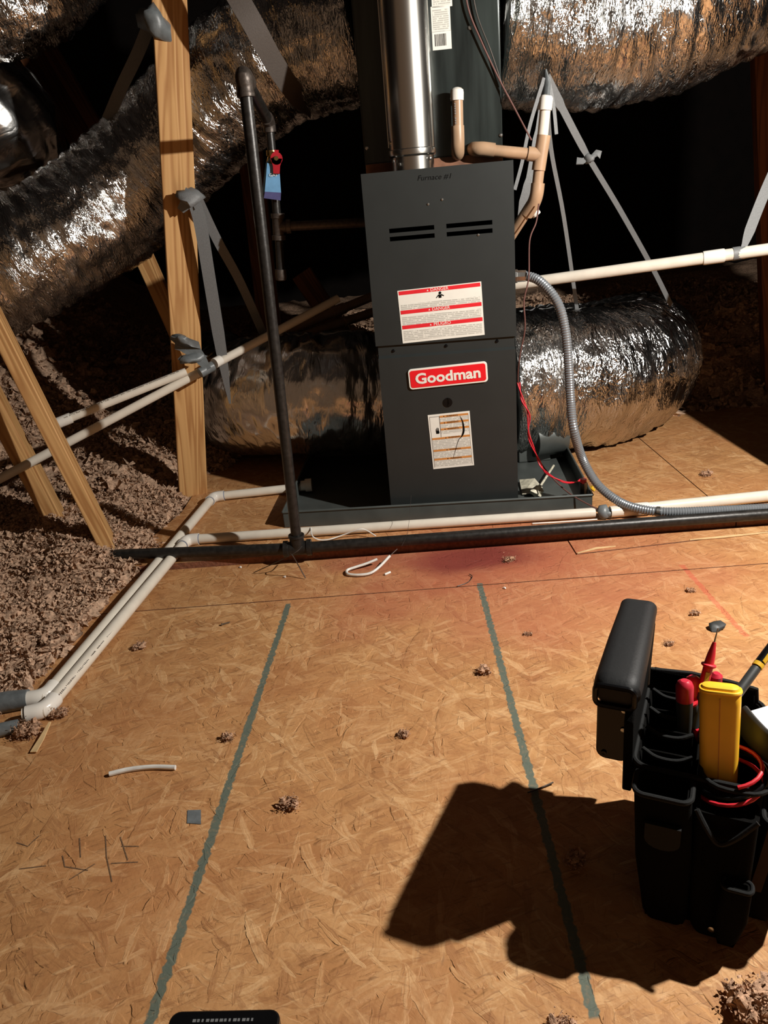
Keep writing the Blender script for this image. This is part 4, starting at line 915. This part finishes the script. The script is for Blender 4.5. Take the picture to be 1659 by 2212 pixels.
# ------------------------------------------------------------------ straps
def strap(label, pts, wd, face=(0, -1, 0.15), mat='strap', twist=0.0, knot=None, name='hanging_strap', n=6, th=0.0015):
    c = curve(pts, n); o = obj(name, MB().ribbon(c, wd, th, face), M[mat], None); tag(o, label, 'strap')
    if knot: 
        mbk = MB(); clump(mbk, knot, 0.016, random.Random(int(knot.x * 1000)), 0.6); 
        mbk.ribbon([knot, knot + Vector((0.02, -0.004, 0.012)), knot + Vector((0.032, 0, 0.006))], [0.006, 0.018, 0.022], 0.003, (0.3, -1, 0.3)).ribbon([knot, knot + Vector((-0.02, -0.004, -0.006)), knot + Vector((-0.036, 0, -0.004))], [0.006, 0.018, 0.022], 0.003, (0.3, -1, 0.6))
        obj('knot', mbk, M[mat], o)
    return o
o = strap('wide pale grey strap hanging from the upright down onto the left return duct', [ay(412, 415, 2.31), ay(432, 480, 2.30), ay(452, 600, 2.31), ay(475, 740, 2.33), ay(497, 872, 2.36)], [0.036] * 18 + [0.034, 0.032, 0.028, 0.024, 0.018, 0.012, 0.006])
mbk = MB(); clump(mbk, ay(413, 425, 2.305), 0.030, random.Random(2), 0.5); mbk.ribbon([ay(430, 440, 2.30), ay(410, 425, 2.30), ay(390, 455, 2.31)], [0.04, 0.05, 0.02], 0.003, (0.2, -1, 0)); obj('stapled_end', mbk, M['strap'], o)
strap('narrower pale grey strap splaying right from the same fixing on the upright', [ay(425, 425, 2.30), ay(470, 520, 2.36), ay(520, 612, 2.44), ay(575, 735, 2.56)], 0.027)
strap('broad strap darkened for shade across the big duct at top centre', [ay(470, -80, 2.20), ay(540, 40, 2.20), ay(592, 135, 2.25), ay(640, 205, 2.33), ay(672, 235, 2.44)], 0.052, mat='strap_shaded')
strap('faint strap behind the top of the pale upright', [ay(335, 20, 2.42), ay(300, 110, 2.44), ay(262, 190, 2.47), ay(232, 260, 2.52)], 0.035)
t = thing('tape_wrap', 'grey tape wad near the top of the pale upright', 'tape', ay(335, 45, 2.33)); mbk = MB(); clump(mbk, ay(335, 50, 2.33), 0.034, random.Random(6), 0.5, 1.6); obj('crumpled_tape', mbk, M['tape'], t)
apex = ay(1180, 168, 2.22)
strap('long thin strap right of the drain vent with a knot half way', [apex, ay(1215, 235, 2.28), ay(1268, 335, 2.36), ay(1340, 455, 2.5), ay(1410, 580, 2.62), ay(1450, 660, 2.68)], [0.026] * 6 + [0.02] * 6 + [0.016] * 19, knot=ay(1273, 342, 2.36))
strap('thin straight strap between the drain vent and the knotted strap', [apex + Vector((.006, .02, -0.02)), ay(1190, 320, 2.34), ay(1218, 470, 2.42), ay(1247, 672, 2.52)], 0.012)
strap('strap hanging left of the drain vent, widest of the bunch', [apex, ay(1160, 300, 2.22), ay(1142, 400, 2.22), ay(1122, 470, 2.23)], [0.016] * 6 + [0.022] * 6 + [0.028] * 4 + [0.022, 0.016, 0.01])
strap('narrow strap hanging left of the drain vent towards the furnace corner', [apex + Vector((-.006, -.004, 0)), ay(1145, 270, 2.21), ay(1128, 350, 2.21), ay(1112, 410, 2.21)], 0.009)
strap('short strap tail beside the vent cap', [apex + Vector((.004, -.004, 0)), ay(1196, 230, 2.22), ay(1202, 290, 2.22)], 0.009)
t = thing('tape_wrap', 'grey tape bunching the straps under the right foil duct', 'tape', apex); obj('wrap', MB().tube([ay(1178, 150, 2.23), ay(1180, 180, 2.23), ay(1176, 215, 2.23)], [0.008, 0.026, 0.030], 14, squash=0.4), M['tape'], t)
o = strap('dim strap holding the raised pipe at the right edge', [ay(1690, 330, 2.25), ay(1650, 420, 2.25), ay(1615, 510, 2.24), ay(1602, 552, 2.23)], [0.03] * 12 + [0.026, 0.022, 0.018, 0.018, 0.018, 0.018, 0.018])
a, b = ay(1582, 549, 2.245), ay(1608, 545, 2.24); obj('strap_loop', MB().tube([a, b], 0.0185, 16), M['strap'], o)

# ------------------------------------------------------------------ small things on the deck
def tuft(label, px, py, r, seed, z=0.0, n=4, group=None):
    mb = MB(); rg = random.Random(seed); c = az(px, py, z)
    for k in range(n * 2): clump(mb, c + Vector((rg.uniform(-1, 1) * r, rg.uniform(-0.7, 0.7) * r, r * 0.35 + rg.uniform(0, 0.5) * r)), r * rg.uniform(0.25, 0.5), rg, 0.9)
    shards(mb, 130 * n, lambda: (c + Vector((rg.gauss(0, .6) * r, rg.gauss(0, .5) * r, abs(rg.gauss(0.3, .4)) * r + 0.001)), r * rg.uniform(0.05, 0.17)), rg)
    o = obj('insulation_tuft', mb, M['tuft'], None, angle=50); tag(o, label, 'insulation tuft', group); return o
tuft('brown insulation tuft right of the left green line', 626, 1742, 0.012, 1)
tuft('grey brown insulation tuft in the tool bag shadow', 1243, 1862, 0.013, 2)
tuft('thin insulation tuft beside the right green line', 1045, 1453, 0.012, 3, n=3)
tuft('insulation tuft near the white drain pipes at left', 302, 1400, 0.011, 4)
tuft('small dark insulation tuft at centre of the deck', 872, 1590, 0.009, 5, n=3)
tuft('pale insulation tuft left of the left green line', 492, 1597, 0.010, 6, n=3)
tuft('insulation tuft on the red stain before the furnace', 1100, 1212, 0.012, 7, n=3)
tuft('insulation crumb right of centre near the padded handle', 1140, 1372, 0.007, 8, n=2)
tuft('insulation tuft on the left drain elbow edge', 130, 1545, 0.014, 9, n=4)
tuft('insulation clump against the taped pipes at left edge', 60, 1585, 0.018, 10, n=9)
tuft('large insulation clump at the lower right corner', 1632, 2178, 0.022, 11, n=9)
tuft('insulation clump at the bottom edge below the bag shadow', 1215, 2225, 0.012, 12, n=5)
tuft('small tuft on the deck right of the conduit', 1525, 1028, 0.014, 13, z=0.018, n=3)
tuft('flat dark tuft above the red chalk line', 1493, 1278, 0.008, 14, n=3)
tuft('flat dark tuft between the red line and padded handle', 1500, 1327, 0.009, 15, n=3)
tuft('thin dark tuft beside the padded handle', 1445, 1393, 0.008, 16, n=3)
def stick(name, label, pts, r, mat, cat, z=None):
    o = obj(name, MB().tube(curve([az(px, py, zz) for px, py, zz in pts], 6), r, 10), M[mat], None); tag(o, label, cat); return o
stick('cable_offcut', 'white curved cable offcut lying on the deck at lower left', [(236, 1672, .004), (280, 1662, .004), (330, 1657, .004), (379, 1658, .004)], 0.0042, 'wire_white', 'cable offcut')
o = stick('cable_loop', 'bent white cable piece below the gas tee, open to the right', [(842, 1198, .022), (815, 1208, .018), (790, 1218, .012), (765, 1226, .008), (750, 1232, .006), (752, 1240, .006), (775, 1242, .006), (800, 1238, .007), (820, 1224, .014), (842, 1201, .024)][1:], 0.0034, 'wire_white', 'cable offcut')
obj('bare_wire', MB().tube([az(842, 1201, .024), az(858, 1186, .032)], 0.0012, 6), M['screw'], o)
stick('cable_offcut', 'thin white cable lying along the floor pipe behind the gas tee', [(671, 1140, .046), (675, 1158, .04), (690, 1166, .026), (712, 1165, .024), (740, 1156, .028), (775, 1144, .044), (790, 1145, .04), (812, 1158, .026)], 0.0018, 'wire_white', 'cable offcut')
stick('cable_offcut', 'tiny white cable stub right of the bent cable', [(831, 1241, .003), (843, 1236, .003)], 0.003, 'wire_white', 'cable offcut')
stick('cable_offcut', 'long thin white strip behind the gas pipe right of centre', [(1150, 1131, .021), (1220, 1127, .021), (1290, 1122, .021)], 0.0020, 'wire_white', 'cable offcut')
stick('hair_strand', 'fine dark strand hanging in front of the pan', [(888, 1070, .12), (885, 1110, .09), (880, 1150, .06), (868, 1180, .04)], 0.0004, 'wire_steel', 'strand')
stick('wire_scrap', 'tiny bent dark wire on the deck below the stain', [(988, 1266, .002), (1010, 1258, .002), (1020, 1246, .003), (1014, 1240, .004)], 0.0010, 'wire_steel', 'wire')
stick('twig', 'thin dark twig crossing the right green line', [(1140, 1712, .003), (1165, 1703, .003), (1195, 1690, .004)], 0.0012, 'wire_steel', 'twig')
o = obj('wood_splinter', MB().ribbon([az(108, 1560, .012), az(90, 1595, .006), az(72, 1625, .003)], [0.004, 0.010, 0.012], 0.002, (0, 0, 1)), M['splinter'], None); tag(o, 'pale wood splinter sticking out from under the left tape', 'splinter')
o = obj('wood_splinter', MB().ribbon([az(1247, 1195, .002), az(1290, 1184, .003), az(1330, 1180, .002)], [0.003, 0.008, 0.003], 0.002, (0, 0, 1)), M['splinter'], None); tag(o, 'pale raised splinter along the deck crack at right', 'splinter')
o = obj('wood_splinter', MB().ribbon([az(1490, 1166, .002), az(1560, 1160, .003), az(1659, 1150, .002)], [0.003, 0.008, 0.004], 0.002, (0, 0, 1)), M['splinter'], None); tag(o, 'pale splinter on the deck crack at the right edge', 'splinter')
o = obj('plastic_scrap', quad([az(405, 1750, .001), az(434, 1749, .001), az(434, 1780, .001), az(404, 1778, .001)], 0.0006), M['tape'], None, smooth=False); tag(o, 'small translucent grey square scrap on the deck at lower left', 'plastic scrap')
mbk = MB(); clump(mbk, az(1546, 1354, .006), 0.012, random.Random(21), 0.5, 0.5); o = obj('rubber_scrap', mbk, M['probe_grey'], None); tag(o, 'dark grey rubber scrap behind the red probe tip', 'scrap')
o = obj('screw', lathe([(0, 0.003), (0.002, 0.003), (0.003, 0.0015), (0.02, 0.0012)], az(478, 1349, .003), (1, 0.4, 0), 8), M['screw'], None); tag(o, 'small shiny screw on the deck left of the left green line', 'screw')
for k, (px, py) in enumerate(((520, 1225), (615, 1246), (1090, 1270))):
    mbk = MB(); clump(mbk, az(px, py, .002), 0.0035, random.Random(30 + k), 0.6); o = obj('foil_crumb', mbk, M['wire_white'], None)
    tag(o, ('white crumb left of the tie wire', 'white crumb between the tie wire ends', 'white crumb right of the right green line top')[k], 'crumb')
for px, py, n_s in ((1, 1, 0),): pass
sc = MB()
for seg_ in (((36, 1820), (60, 1828), (85, 1805)), ((172, 1810), (174, 1852)), ((228, 1805), (230, 1850), (242, 1905)), ((260, 1808), (276, 1858)), ((240, 1865), (298, 1862)), ((150, 1900), (205, 1866)), ((135, 1848), (140, 1872), (190, 1880)), ((42, 1877), (100, 1870)), ((262, 1828), (300, 1828))):
    sc.ribbon([az(x, y, 0.0004) for x, y in seg_], 0.0017, 0.0003, (0, 0, 1))
obj('pencil_mark', sc, M['pencil'], fl, smooth=False)
# phone-like case at the bottom edge
pc = az(470, 2262, 0.012); t = thing('meter_case', 'black device case corner at the bottom edge of the view', 'device', (pc.x, pc.y, 0.0)); 
ang = -0.07; cm = Matrix.Translation((pc.x, pc.y, 0)) @ Matrix.Rotation(ang, 4, 'Z')
obj('case_body', MB().add([cm @ Vector((x, y, z)) for z in (0.0005, 0.018) for x, y in rrect(-0.062, 0.066, -0.14, 0.038, 0.012)], [tuple(range(24)), tuple(range(24, 48))] + [(i, (i + 1) % 24, 24 + (i + 1) % 24, 24 + i) for i in range(24)]), M['gloss_black'], t, bevel=0.002)
mbk = MB()
for k in range(14): x = -0.034 + k * 0.0052; mbk.box((x, 0.024, 0.018), (x + rnd.uniform(.002, .0042), 0.0275, 0.0184), cm)
obj('case_lettering', mbk, M['strap'], t, smooth=False)

# ------------------------------------------------------------------ tool pouch (own axes: u right, v away, z up)
BO = Vector((0.262, 0.700, 0.0)); BA = -math.radians(26); bmx = Matrix.Translation(BO) @ Matrix.Rotation(BA, 4, 'Z')
pouch = thing('tool_pouch', 'black fabric open-top tool pouch with a padded handle standing on the deck at right', 'tool bag', BO, BA, local=True)
def loftbox(rings, thick=0.0):      # rings: (z, u0, u1, v0, v1, radius); open-topped shell with inner wall
    mb = MB(); N_ = 24; vs = []
    for z, a, b, c, d, r in rings: vs += [(x, y, z) for x, y in rrect(a, b, c, d, r)]
    n = len(rings); fs = [(i * N_ + k, i * N_ + (k + 1) % N_, (i + 1) * N_ + (k + 1) % N_, (i + 1) * N_ + k) for i in range(n - 1) for k in range(N_)]
    fs.append(tuple(reversed(range(N_)))); fs.append(tuple(range((n - 1) * N_, n * N_)))
    return mb.add(vs, fs)
tk = 0.005
def shell(u0, u1, v0, v1, z0, z1, u0t, u1t, v0t, v1t, r=0.018, floor_z=0.03):
    return loftbox([(z0, u0 + 0.004, u1 - 0.004, v0 + 0.004, v1 - 0.004, r), (z0 + 0.012, u0, u1, v0, v1, r), ((z0 + z1) / 2, (u0 + u0t) / 2 - 0.003, (u1 + u1t) / 2 + 0.003, (v0 + v0t) / 2 - 0.003, (v1 + v1t) / 2, r), (z1, u0t, u1t, v0t, v1t, r),
        (z1, u0t + tk, u1t - tk, v0t + tk, v1t - tk, r - 0.004), (floor_z, u0 + tk, u1 - tk, v0 + tk, v1 - tk, r - 0.004)])
def rimtube(u0, u1, v0, v1, z, r, rad=0.0032, tilt=0.0):
    pts = [(x, y, z + tilt * (y - v0)) for x, y in rrect(u0, u1, v0, v1, r)]; pts.append(pts[0]); return MB().tube(pts, rad, 8)
obj('main_body', shell(0.020, 0.128, 0.004, 0.17, 0.0, 0.200, -0.004, 0.142, 0.036, 0.212, floor_z=0.05), M['bag'], pouch)
obj('body_binding', rimtube(-0.004, 0.142, 0.036, 0.212, 0.200, 0.018), M['bag_trim'], pouch)
fp1 = obj('front_pocket', shell(0.020, 0.072, -0.012, 0.010, 0.004, 0.195, 0.002, 0.066, -0.006, 0.040, r=0.010, floor_z=0.11), M['bag'], pouch)
obj('pocket_binding', rimtube(0.002, 0.066, -0.006, 0.040, 0.195, 0.012), M['bag_trim'], fp1)
obj('pocket_tab', MB().add([(x, -0.0150, z) for x, z in [(0.018, 0.162), (0.058, 0.162)] + [(0.038 + 0.020 * math.cos(a), 0.140 - 0.014 * math.sin(a)) for a in [k * PI / 8 for k in range(9)]]] +
    [(x, -0.0095, z) for x, z in [(0.018, 0.162), (0.058, 0.162)] + [(0.038 + 0.020 * math.cos(a), 0.140 - 0.014 * math.sin(a)) for a in [k * PI / 8 for k in range(9)]]],
    [tuple(range(11)), tuple(range(21, 10, -1))] + [(i, (i + 1) % 11, 11 + (i + 1) % 11, 11 + i) for i in range(11)]), M['bag_trim'], fp1, smooth=False)
fp2 = obj('front_pocket', shell(0.076, 0.128, -0.014, 0.010, 0.004, 0.180, 0.070, 0.138, 0.004, 0.040, r=0.010, floor_z=0.11), M['bag'], pouch)
obj('pocket_binding', MB().tube(curve([(0.072, 0.004, 0.182), (0.084, -0.004, 0.165), (0.098, -0.008, 0.150), (0.114, -0.006, 0.160), (0.136, 0.004, 0.182)], 5), 0.0032, 8), M['bag_trim'], fp2)
obj('rivet', lathe([(0, 0.004), (0.0012, 0.004), (0.002, 0.002)], (0.100, -0.0145, 0.022), (0, -1, 0), 14), M['screw'], fp2)['label'] = 'small metal rivet'
fp3 = obj('front_pocket', shell(0.104, 0.129, -0.026, -0.012, 0.010, 0.100, 0.106, 0.138, -0.022, -0.004, r=0.006, floor_z=0.07), M['bag'], pouch)
obj('pocket_binding', rimtube(0.106, 0.138, -0.022, -0.004, 0.100, 0.007, 0.0025), M['bag_trim'], fp3)
sp = obj('side_pocket', shell(0.130, 0.172, 0.03, 0.16, 0.004, 0.150, 0.145, 0.205, 0.04, 0.19, r=0.012, floor_z=0.07), M['bag'], pouch)
obj('pocket_binding', rimtube(0.145, 0.205, 0.04, 0.19, 0.150, 0.014), M['bag_trim'], sp)
obj('side_strap', MB().ribbon([(0.156, 0.030, 0.165), (0.148, 0.018, 0.11), (0.142, 0.010, 0.075)], 0.014, 0.003, (0.3, -1, 0)), M['strap_brown'], sp)['label'] = 'brown webbing strap'
# rear panel rising higher, with elastic loops
rp = obj('rear_panel', MB().add([(0.0, 0.200, 0.05), (0.140, 0.200, 0.05), (0.130, 0.205, 0.222), (0.0, 0.205, 0.228), (0.0, 0.209, 0.05), (0.140, 0.209, 0.05), (0.130, 0.214, 0.222), (0.0, 0.214, 0.228)],
    [(0, 1, 2, 3), (7, 6, 5, 4), (0, 4, 5, 1), (1, 5, 6, 2), (2, 6, 7, 3), (3, 7, 4, 0)]), M['bag'], pouch, bevel=0.003)
obj('panel_binding', MB().tube([(0.0, 0.208, 0.12), (0.0, 0.209, 0.226), (0.05, 0.209, 0.228), (0.10, 0.209, 0.224), (0.130, 0.209, 0.22), (0.138, 0.208, 0.15)], 0.0035, 8), M['bag_trim'], rp)
for k, (u0, u1, vv0, zz0) in enumerate(((0.004, 0.062, 0.175, 0.215), (0.004, 0.062, 0.14, 0.21), (0.004, 0.06, 0.105, 0.206), (0.004, 0.062, 0.065, 0.203))):
    obj('divider', MB().box((u0, vv0, 0.07), (u1, vv0 + 0.003, zz0)), M['bag'], pouch, bevel=0.001)
    obj('divider_binding', MB().tube(curve([(u0, vv0 + .0015, zz0), (u0 + 0.3 * (u1 - u0), vv0 - 0.006, zz0 - 0.004), (u0 + 0.7 * (u1 - u0), vv0 - 0.006, zz0 - 0.004), (u1, vv0 + 0.0015, zz0)], 4), 0.0028, 8), M['bag_trim'], pouch)
obj('divider', MB().box((0.066, 0.045, 0.07), (0.069, 0.20, 0.198)), M['bag'], pouch, bevel=0.001)
obj('meter_ring', rimtube(0.072, 0.150, 0.022, 0.092, 0.204, 0.03, 0.0028), M['bag_trim'], pouch)
# padded handle, its end bracket and drop plate on the left side
hz = 0.290
def hpt(u, v, z): return (u, v, z)
def hsec(v, w, h, r): return [(x, v, z) for x, z in rrect(-0.028 - w / 2, -0.028 + w / 2, hz - h / 2, hz + h / 2, r)]
mbh = MB(); secs = [(0.046, 0.044, 0.026, 0.012), (0.053, 0.056, 0.036, 0.0175), (0.068, 0.058, 0.038, 0.0185), (0.16, 0.055, 0.038, 0.017), (0.245, 0.050, 0.036, 0.016), (0.258, 0.050, 0.030, 0.012), (0.264, 0.030, 0.014, 0.0065)]
vs = []
for v, w_, h_, r_ in secs: vs += hsec(v, w_, h_, r_)
n = len(secs); mbh.add(vs, [(i * 24 + k, i * 24 + (k + 1) % 24, (i + 1) * 24 + (k + 1) % 24, (i + 1) * 24 + k) for i in range(n - 1) for k in range(24)] + [tuple(reversed(range(24))), tuple(range((n - 1) * 24, n * 24))])
hdl = obj('padded_handle', mbh, M['rubber'], pouch); hdl['label'] = 'thick black padded handle'
mbe = MB(); fr_ = [(x, z) for x, z in rrect(-0.052, -0.006, hz - 0.016, hz + 0.012, 0.008)]
pts = [(x, 0.044, z) for x, z in fr_]; pts.append(pts[0]); obj('end_frame', MB().tube(pts, 0.0035, 8), M['gloss_black'], hdl)
obj('drop_plate', MB().prism(rrect(-0.050, -0.010, hz - 0.100, hz - 0.012, 0.012), 0.048, 0.060), M['gloss_black'], pouch, bevel=0.002)
obj('drop_plate', MB().prism(rrect(-0.050, -0.010, hz - 0.115, hz - 0.012, 0.012), 0.225, 0.237), M['gloss_black'], pouch, bevel=0.002)
obj('side_web', MB().add([(x, v, z) for x in (-0.016, -0.005) for v, z in ((0.044, 0.150), (0.034, 0.262), (0.050, 0.280), (0.250, 0.285), (0.272, 0.262), (0.240, 0.215), (0.215, 0.10))], [tuple(range(7)), tuple(range(13, 6, -1))] + [(i, (i + 1) % 7, 7 + (i + 1) % 7, 7 + i) for i in range(7)]), M['bag'], pouch, bevel=0.002)
for (x, z) in ((-0.018, hz - 0.022), (-0.018, hz - 0.050), (-0.012, hz - 0.082), (-0.040, hz - 0.090)):
    obj('plate_rivet', lathe([(0, 0.0035), (0.0015, 0.003), (0.002, 0.001)], (x, 0.0475, z), (0, -1, 0), 10), M['screw'] if x > -0.03 else M['gloss_black'], pouch)
# things held in the pouch (placed in the same axes, but things of their own)
def inb(u, v, z): return bmx @ Vector((u, v, z))
def held(name, label, cat, u, v, z): return thing(name, label, cat, inb(u, v, z), BA, local=True)
# multimeter, seen from its side
t = held('multimeter', 'yellow multimeter standing in the pouch, seen edge on', 'multimeter', 0.104, 0.020, 0.0)
t.matrix_basis = t.matrix_basis @ Matrix.Rotation(math.radians(-11), 4, 'X') @ Matrix.Rotation(math.radians(-3.5), 4, 'Y')
mbm = MB(); rings = [(0.112, 0.036, 0.022), (0.12, 0.040, 0.026), (0.20, 0.042, 0.026), (0.292, 0.045, 0.026), (0.304, 0.045, 0.024), (0.311, 0.040, 0.018), (0.313, 0.030, 0.010)]
vs = []
for z, a, b in rings: vs += [(x, y, z) for x, y in rrect(-a / 2, a / 2, -b / 2, b / 2, min(0.010, b * 0.45))]
n = len(rings); mbm.add(vs, [(i * 24 + k, i * 24 + (k + 1) % 24, (i + 1) * 24 + (k + 1) % 24, (i + 1) * 24 + k) for i in range(n - 1) for k in range(24)] + [tuple(reversed(range(24))), tuple(range((n - 1) * 24, n * 24))])
obj('holster', mbm, M['yellow'], t)
obj('holster_seam', MB().box((-0.0004, -0.0134, 0.13), (0.0005, -0.011, 0.300)), M['orange'], t, smooth=False)
obj('holster_lip', MB().tube([(x, y, 0.3065) for x, y in rrect(-0.0215, 0.0215, -0.0115, 0.0115, 0.009) + [rrect(-0.0215, 0.0215, -0.0115, 0.0115, 0.009)[0]]], 0.0022, 8), M['yellow'], t)
def probe(name, label, base, tip, cols, ringz):
    base, tip = Vector(base), Vector(tip); th_ = thing(name, label, 'test probe', base); d = tip - base; L_ = d.length; a = d.normalized()
    P = lambda s: base + a * (s * L_)
    obj('grip', MB().tube([P(0), P(0.34), P(0.36)], [0.0062, 0.0062, 0.0055], 16), M[cols[0]], th_)
    obj('band', MB().tube([P(0.36), P(0.39)], 0.0068, 16), M['yel_band'], th_)
    obj('barrel', MB().tube([P(0.38), P(0.62)], [0.0065, 0.0060], 16), M[cols[1]], th_)
    side_ = a.cross(Vector((0, -1, 0))).normalized()
    nn = side_.cross(a).normalized(); nn = nn if nn.y < 0 else -nn
    obj('stripe', MB().ribbon([P(0.40) + nn * 0.0062 - side_ * 0.002, P(0.57) + nn * 0.0060 - side_ * 0.002], 0.0055, 0.0014, tuple(nn)), M['yel_band'], th_)
    obj('guard', MB().tube([P(0.61), P(0.625), P(0.64), P(0.65)], [0.0065, 0.0092, 0.0092, 0.0065], 18), M[cols[1]], th_)
    obj('nose', MB().tube([P(0.64), P(0.74), P(0.86)], [0.0062, 0.0050, 0.0022], 16), M[cols[1]], th_)
    obj('tip', MB().tube([P(0.86), P(0.90), P(1.0)], [0.0013, 0.0011, 0.0006], 8), M['screw'], th_); return th_
probe('red_test_probe', 'red test probe with yellow stripe and steel tip pointing up behind the multimeter', az(1497, 1570, 0.20), az(1551, 1357, 0.325), ('probe_grey', 'wire_red'), 0)
probe('black_test_probe', 'black test probe with yellow stripe leaning out to the right', az(1570, 1530, 0.24), az(1745, 1290, 0.33), ('probe_grey', 'gloss_black'), 0)
t = held('pliers', 'red-tipped black plier handles left of the multimeter', 'pliers', 0.075, 0.05, 0.15)
def gripp(px, py, ztop, pxb, pyb, zb, r): 
    a, b = az(px, py, ztop), az(pxb, pyb, zb); mi = bmx.inverted(); lo_ = Matrix.Translation(Vector((0.075, 0.05, 0.15))).inverted()
    f = lambda q: lo_ @ (mi @ q); return f(a), f(b)
for (px, py, zt_, pxb, pyb, zb_, r) in ((1479, 1482, 0.262, 1478, 1600, 0.18, 0.0105), (1497, 1472, 0.255, 1500, 1590, 0.18, 0.0095)):
    a, b = gripp(px, py, zt_, pxb, pyb, zb_, r)
    hnd = obj('handle', MB().tube([a.lerp(b, 0.22), b], [r, r * 0.8], 16), M['probe_grey'], t)
    obj('handle_tip', MB().tube([a - (b - a).normalized() * r * 0.8, a - (b - a).normalized() * r * 0.5, a, a.lerp(b, 0.25)], [r * 0.45, r * 0.85, r * 1.05, r * 1.02], 16), M['pink'], hnd)
t = held('screwdriver', 'small dark screwdriver with red rings beside the plier handles', 'screwdriver', 0.075, 0.05, 0.15)
a, b = gripp(1492, 1516, 0.235, 1500, 1570, 0.19, 0); obj('handle', MB().tube([a, a.lerp(b, .3), b], [0.0085, 0.009, 0.006], 14), M['probe_grey'], t); obj('ring', MB().tube([a.lerp(b, -.04), a.lerp(b, .03)], 0.0088, 14), M['wire_red'], t)
a, b = gripp(1503, 1575, 0.195, 1512, 1600, 0.18, 0); obj('shaft_sleeve', MB().tube([a, b], [0.0052, 0.0045], 12), M['wire_red'], t)
t = held('screwdriver', 'dark red handle end behind the red probe', 'screwdriver', 0.10, 0.08, 0.15)
a = bmx.inverted() @ az(1547, 1462, 0.25) - Vector((0.10, 0.08, 0.15)); obj('handle', MB().tube([a + Vector((0, 0, .006)), a + Vector((0, 0, 0.002)), a - Vector((0, 0, 0.05))], [0.004, 0.008, 0.0085], 14), M['pink'], t)
# coiled leads round the meter
def lead(label, zs_, rx, ry, mat, k0, k1, name='test_lead'):
    pts = []
    for i in range(k0, k1 + 1):
        a_ = i * PI / 12; pts.append(inb(0.104 + rx * math.cos(a_), 0.052 + ry * math.sin(a_), zs_ + 0.010 * math.sin(a_ * 0.5) + 0.006 * math.cos(a_)))
    o = obj(name, MB().tube(pts, 0.0024, 8), M[mat], None); tag(o, label, 'cable')
lead('red test lead coiled round the multimeter, the lower loop', 0.192, 0.036, 0.034, 'wire_red', -11, 9)
lead('red test lead rising up the right side of the multimeter', 0.214, 0.033, 0.030, 'wire_red', -5, 6)
lead('black test lead coiled round the multimeter', 0.204, 0.038, 0.036, 'gloss_black', -12, 10)
o = obj('paper_sheet', quad([az(1604, 1541, 0.225), az(1700, 1512, 0.225), az(1780, 1620, 0.225), az(1650, 1600, 0.225)], 0.001), M['paper'], None, smooth=False); tag(o, 'white paper corner tucked behind the pouch at right edge', 'paper')
o = obj('fabric_holder', MB().tube(curve([az(1606, 1556, 0.236), az(1632, 1588, 0.236), az(1665, 1618, 0.234), az(1730, 1650, 0.23)], 5), 0.022, 16, squash=0.35), M['probe_grey'], None); tag(o, 'dark grey fabric holder beside the paper at the right edge', 'holder')
# hidden helper flag used only while building
for o in bpy.data.objects:
    if 'local' in o: del o['local']
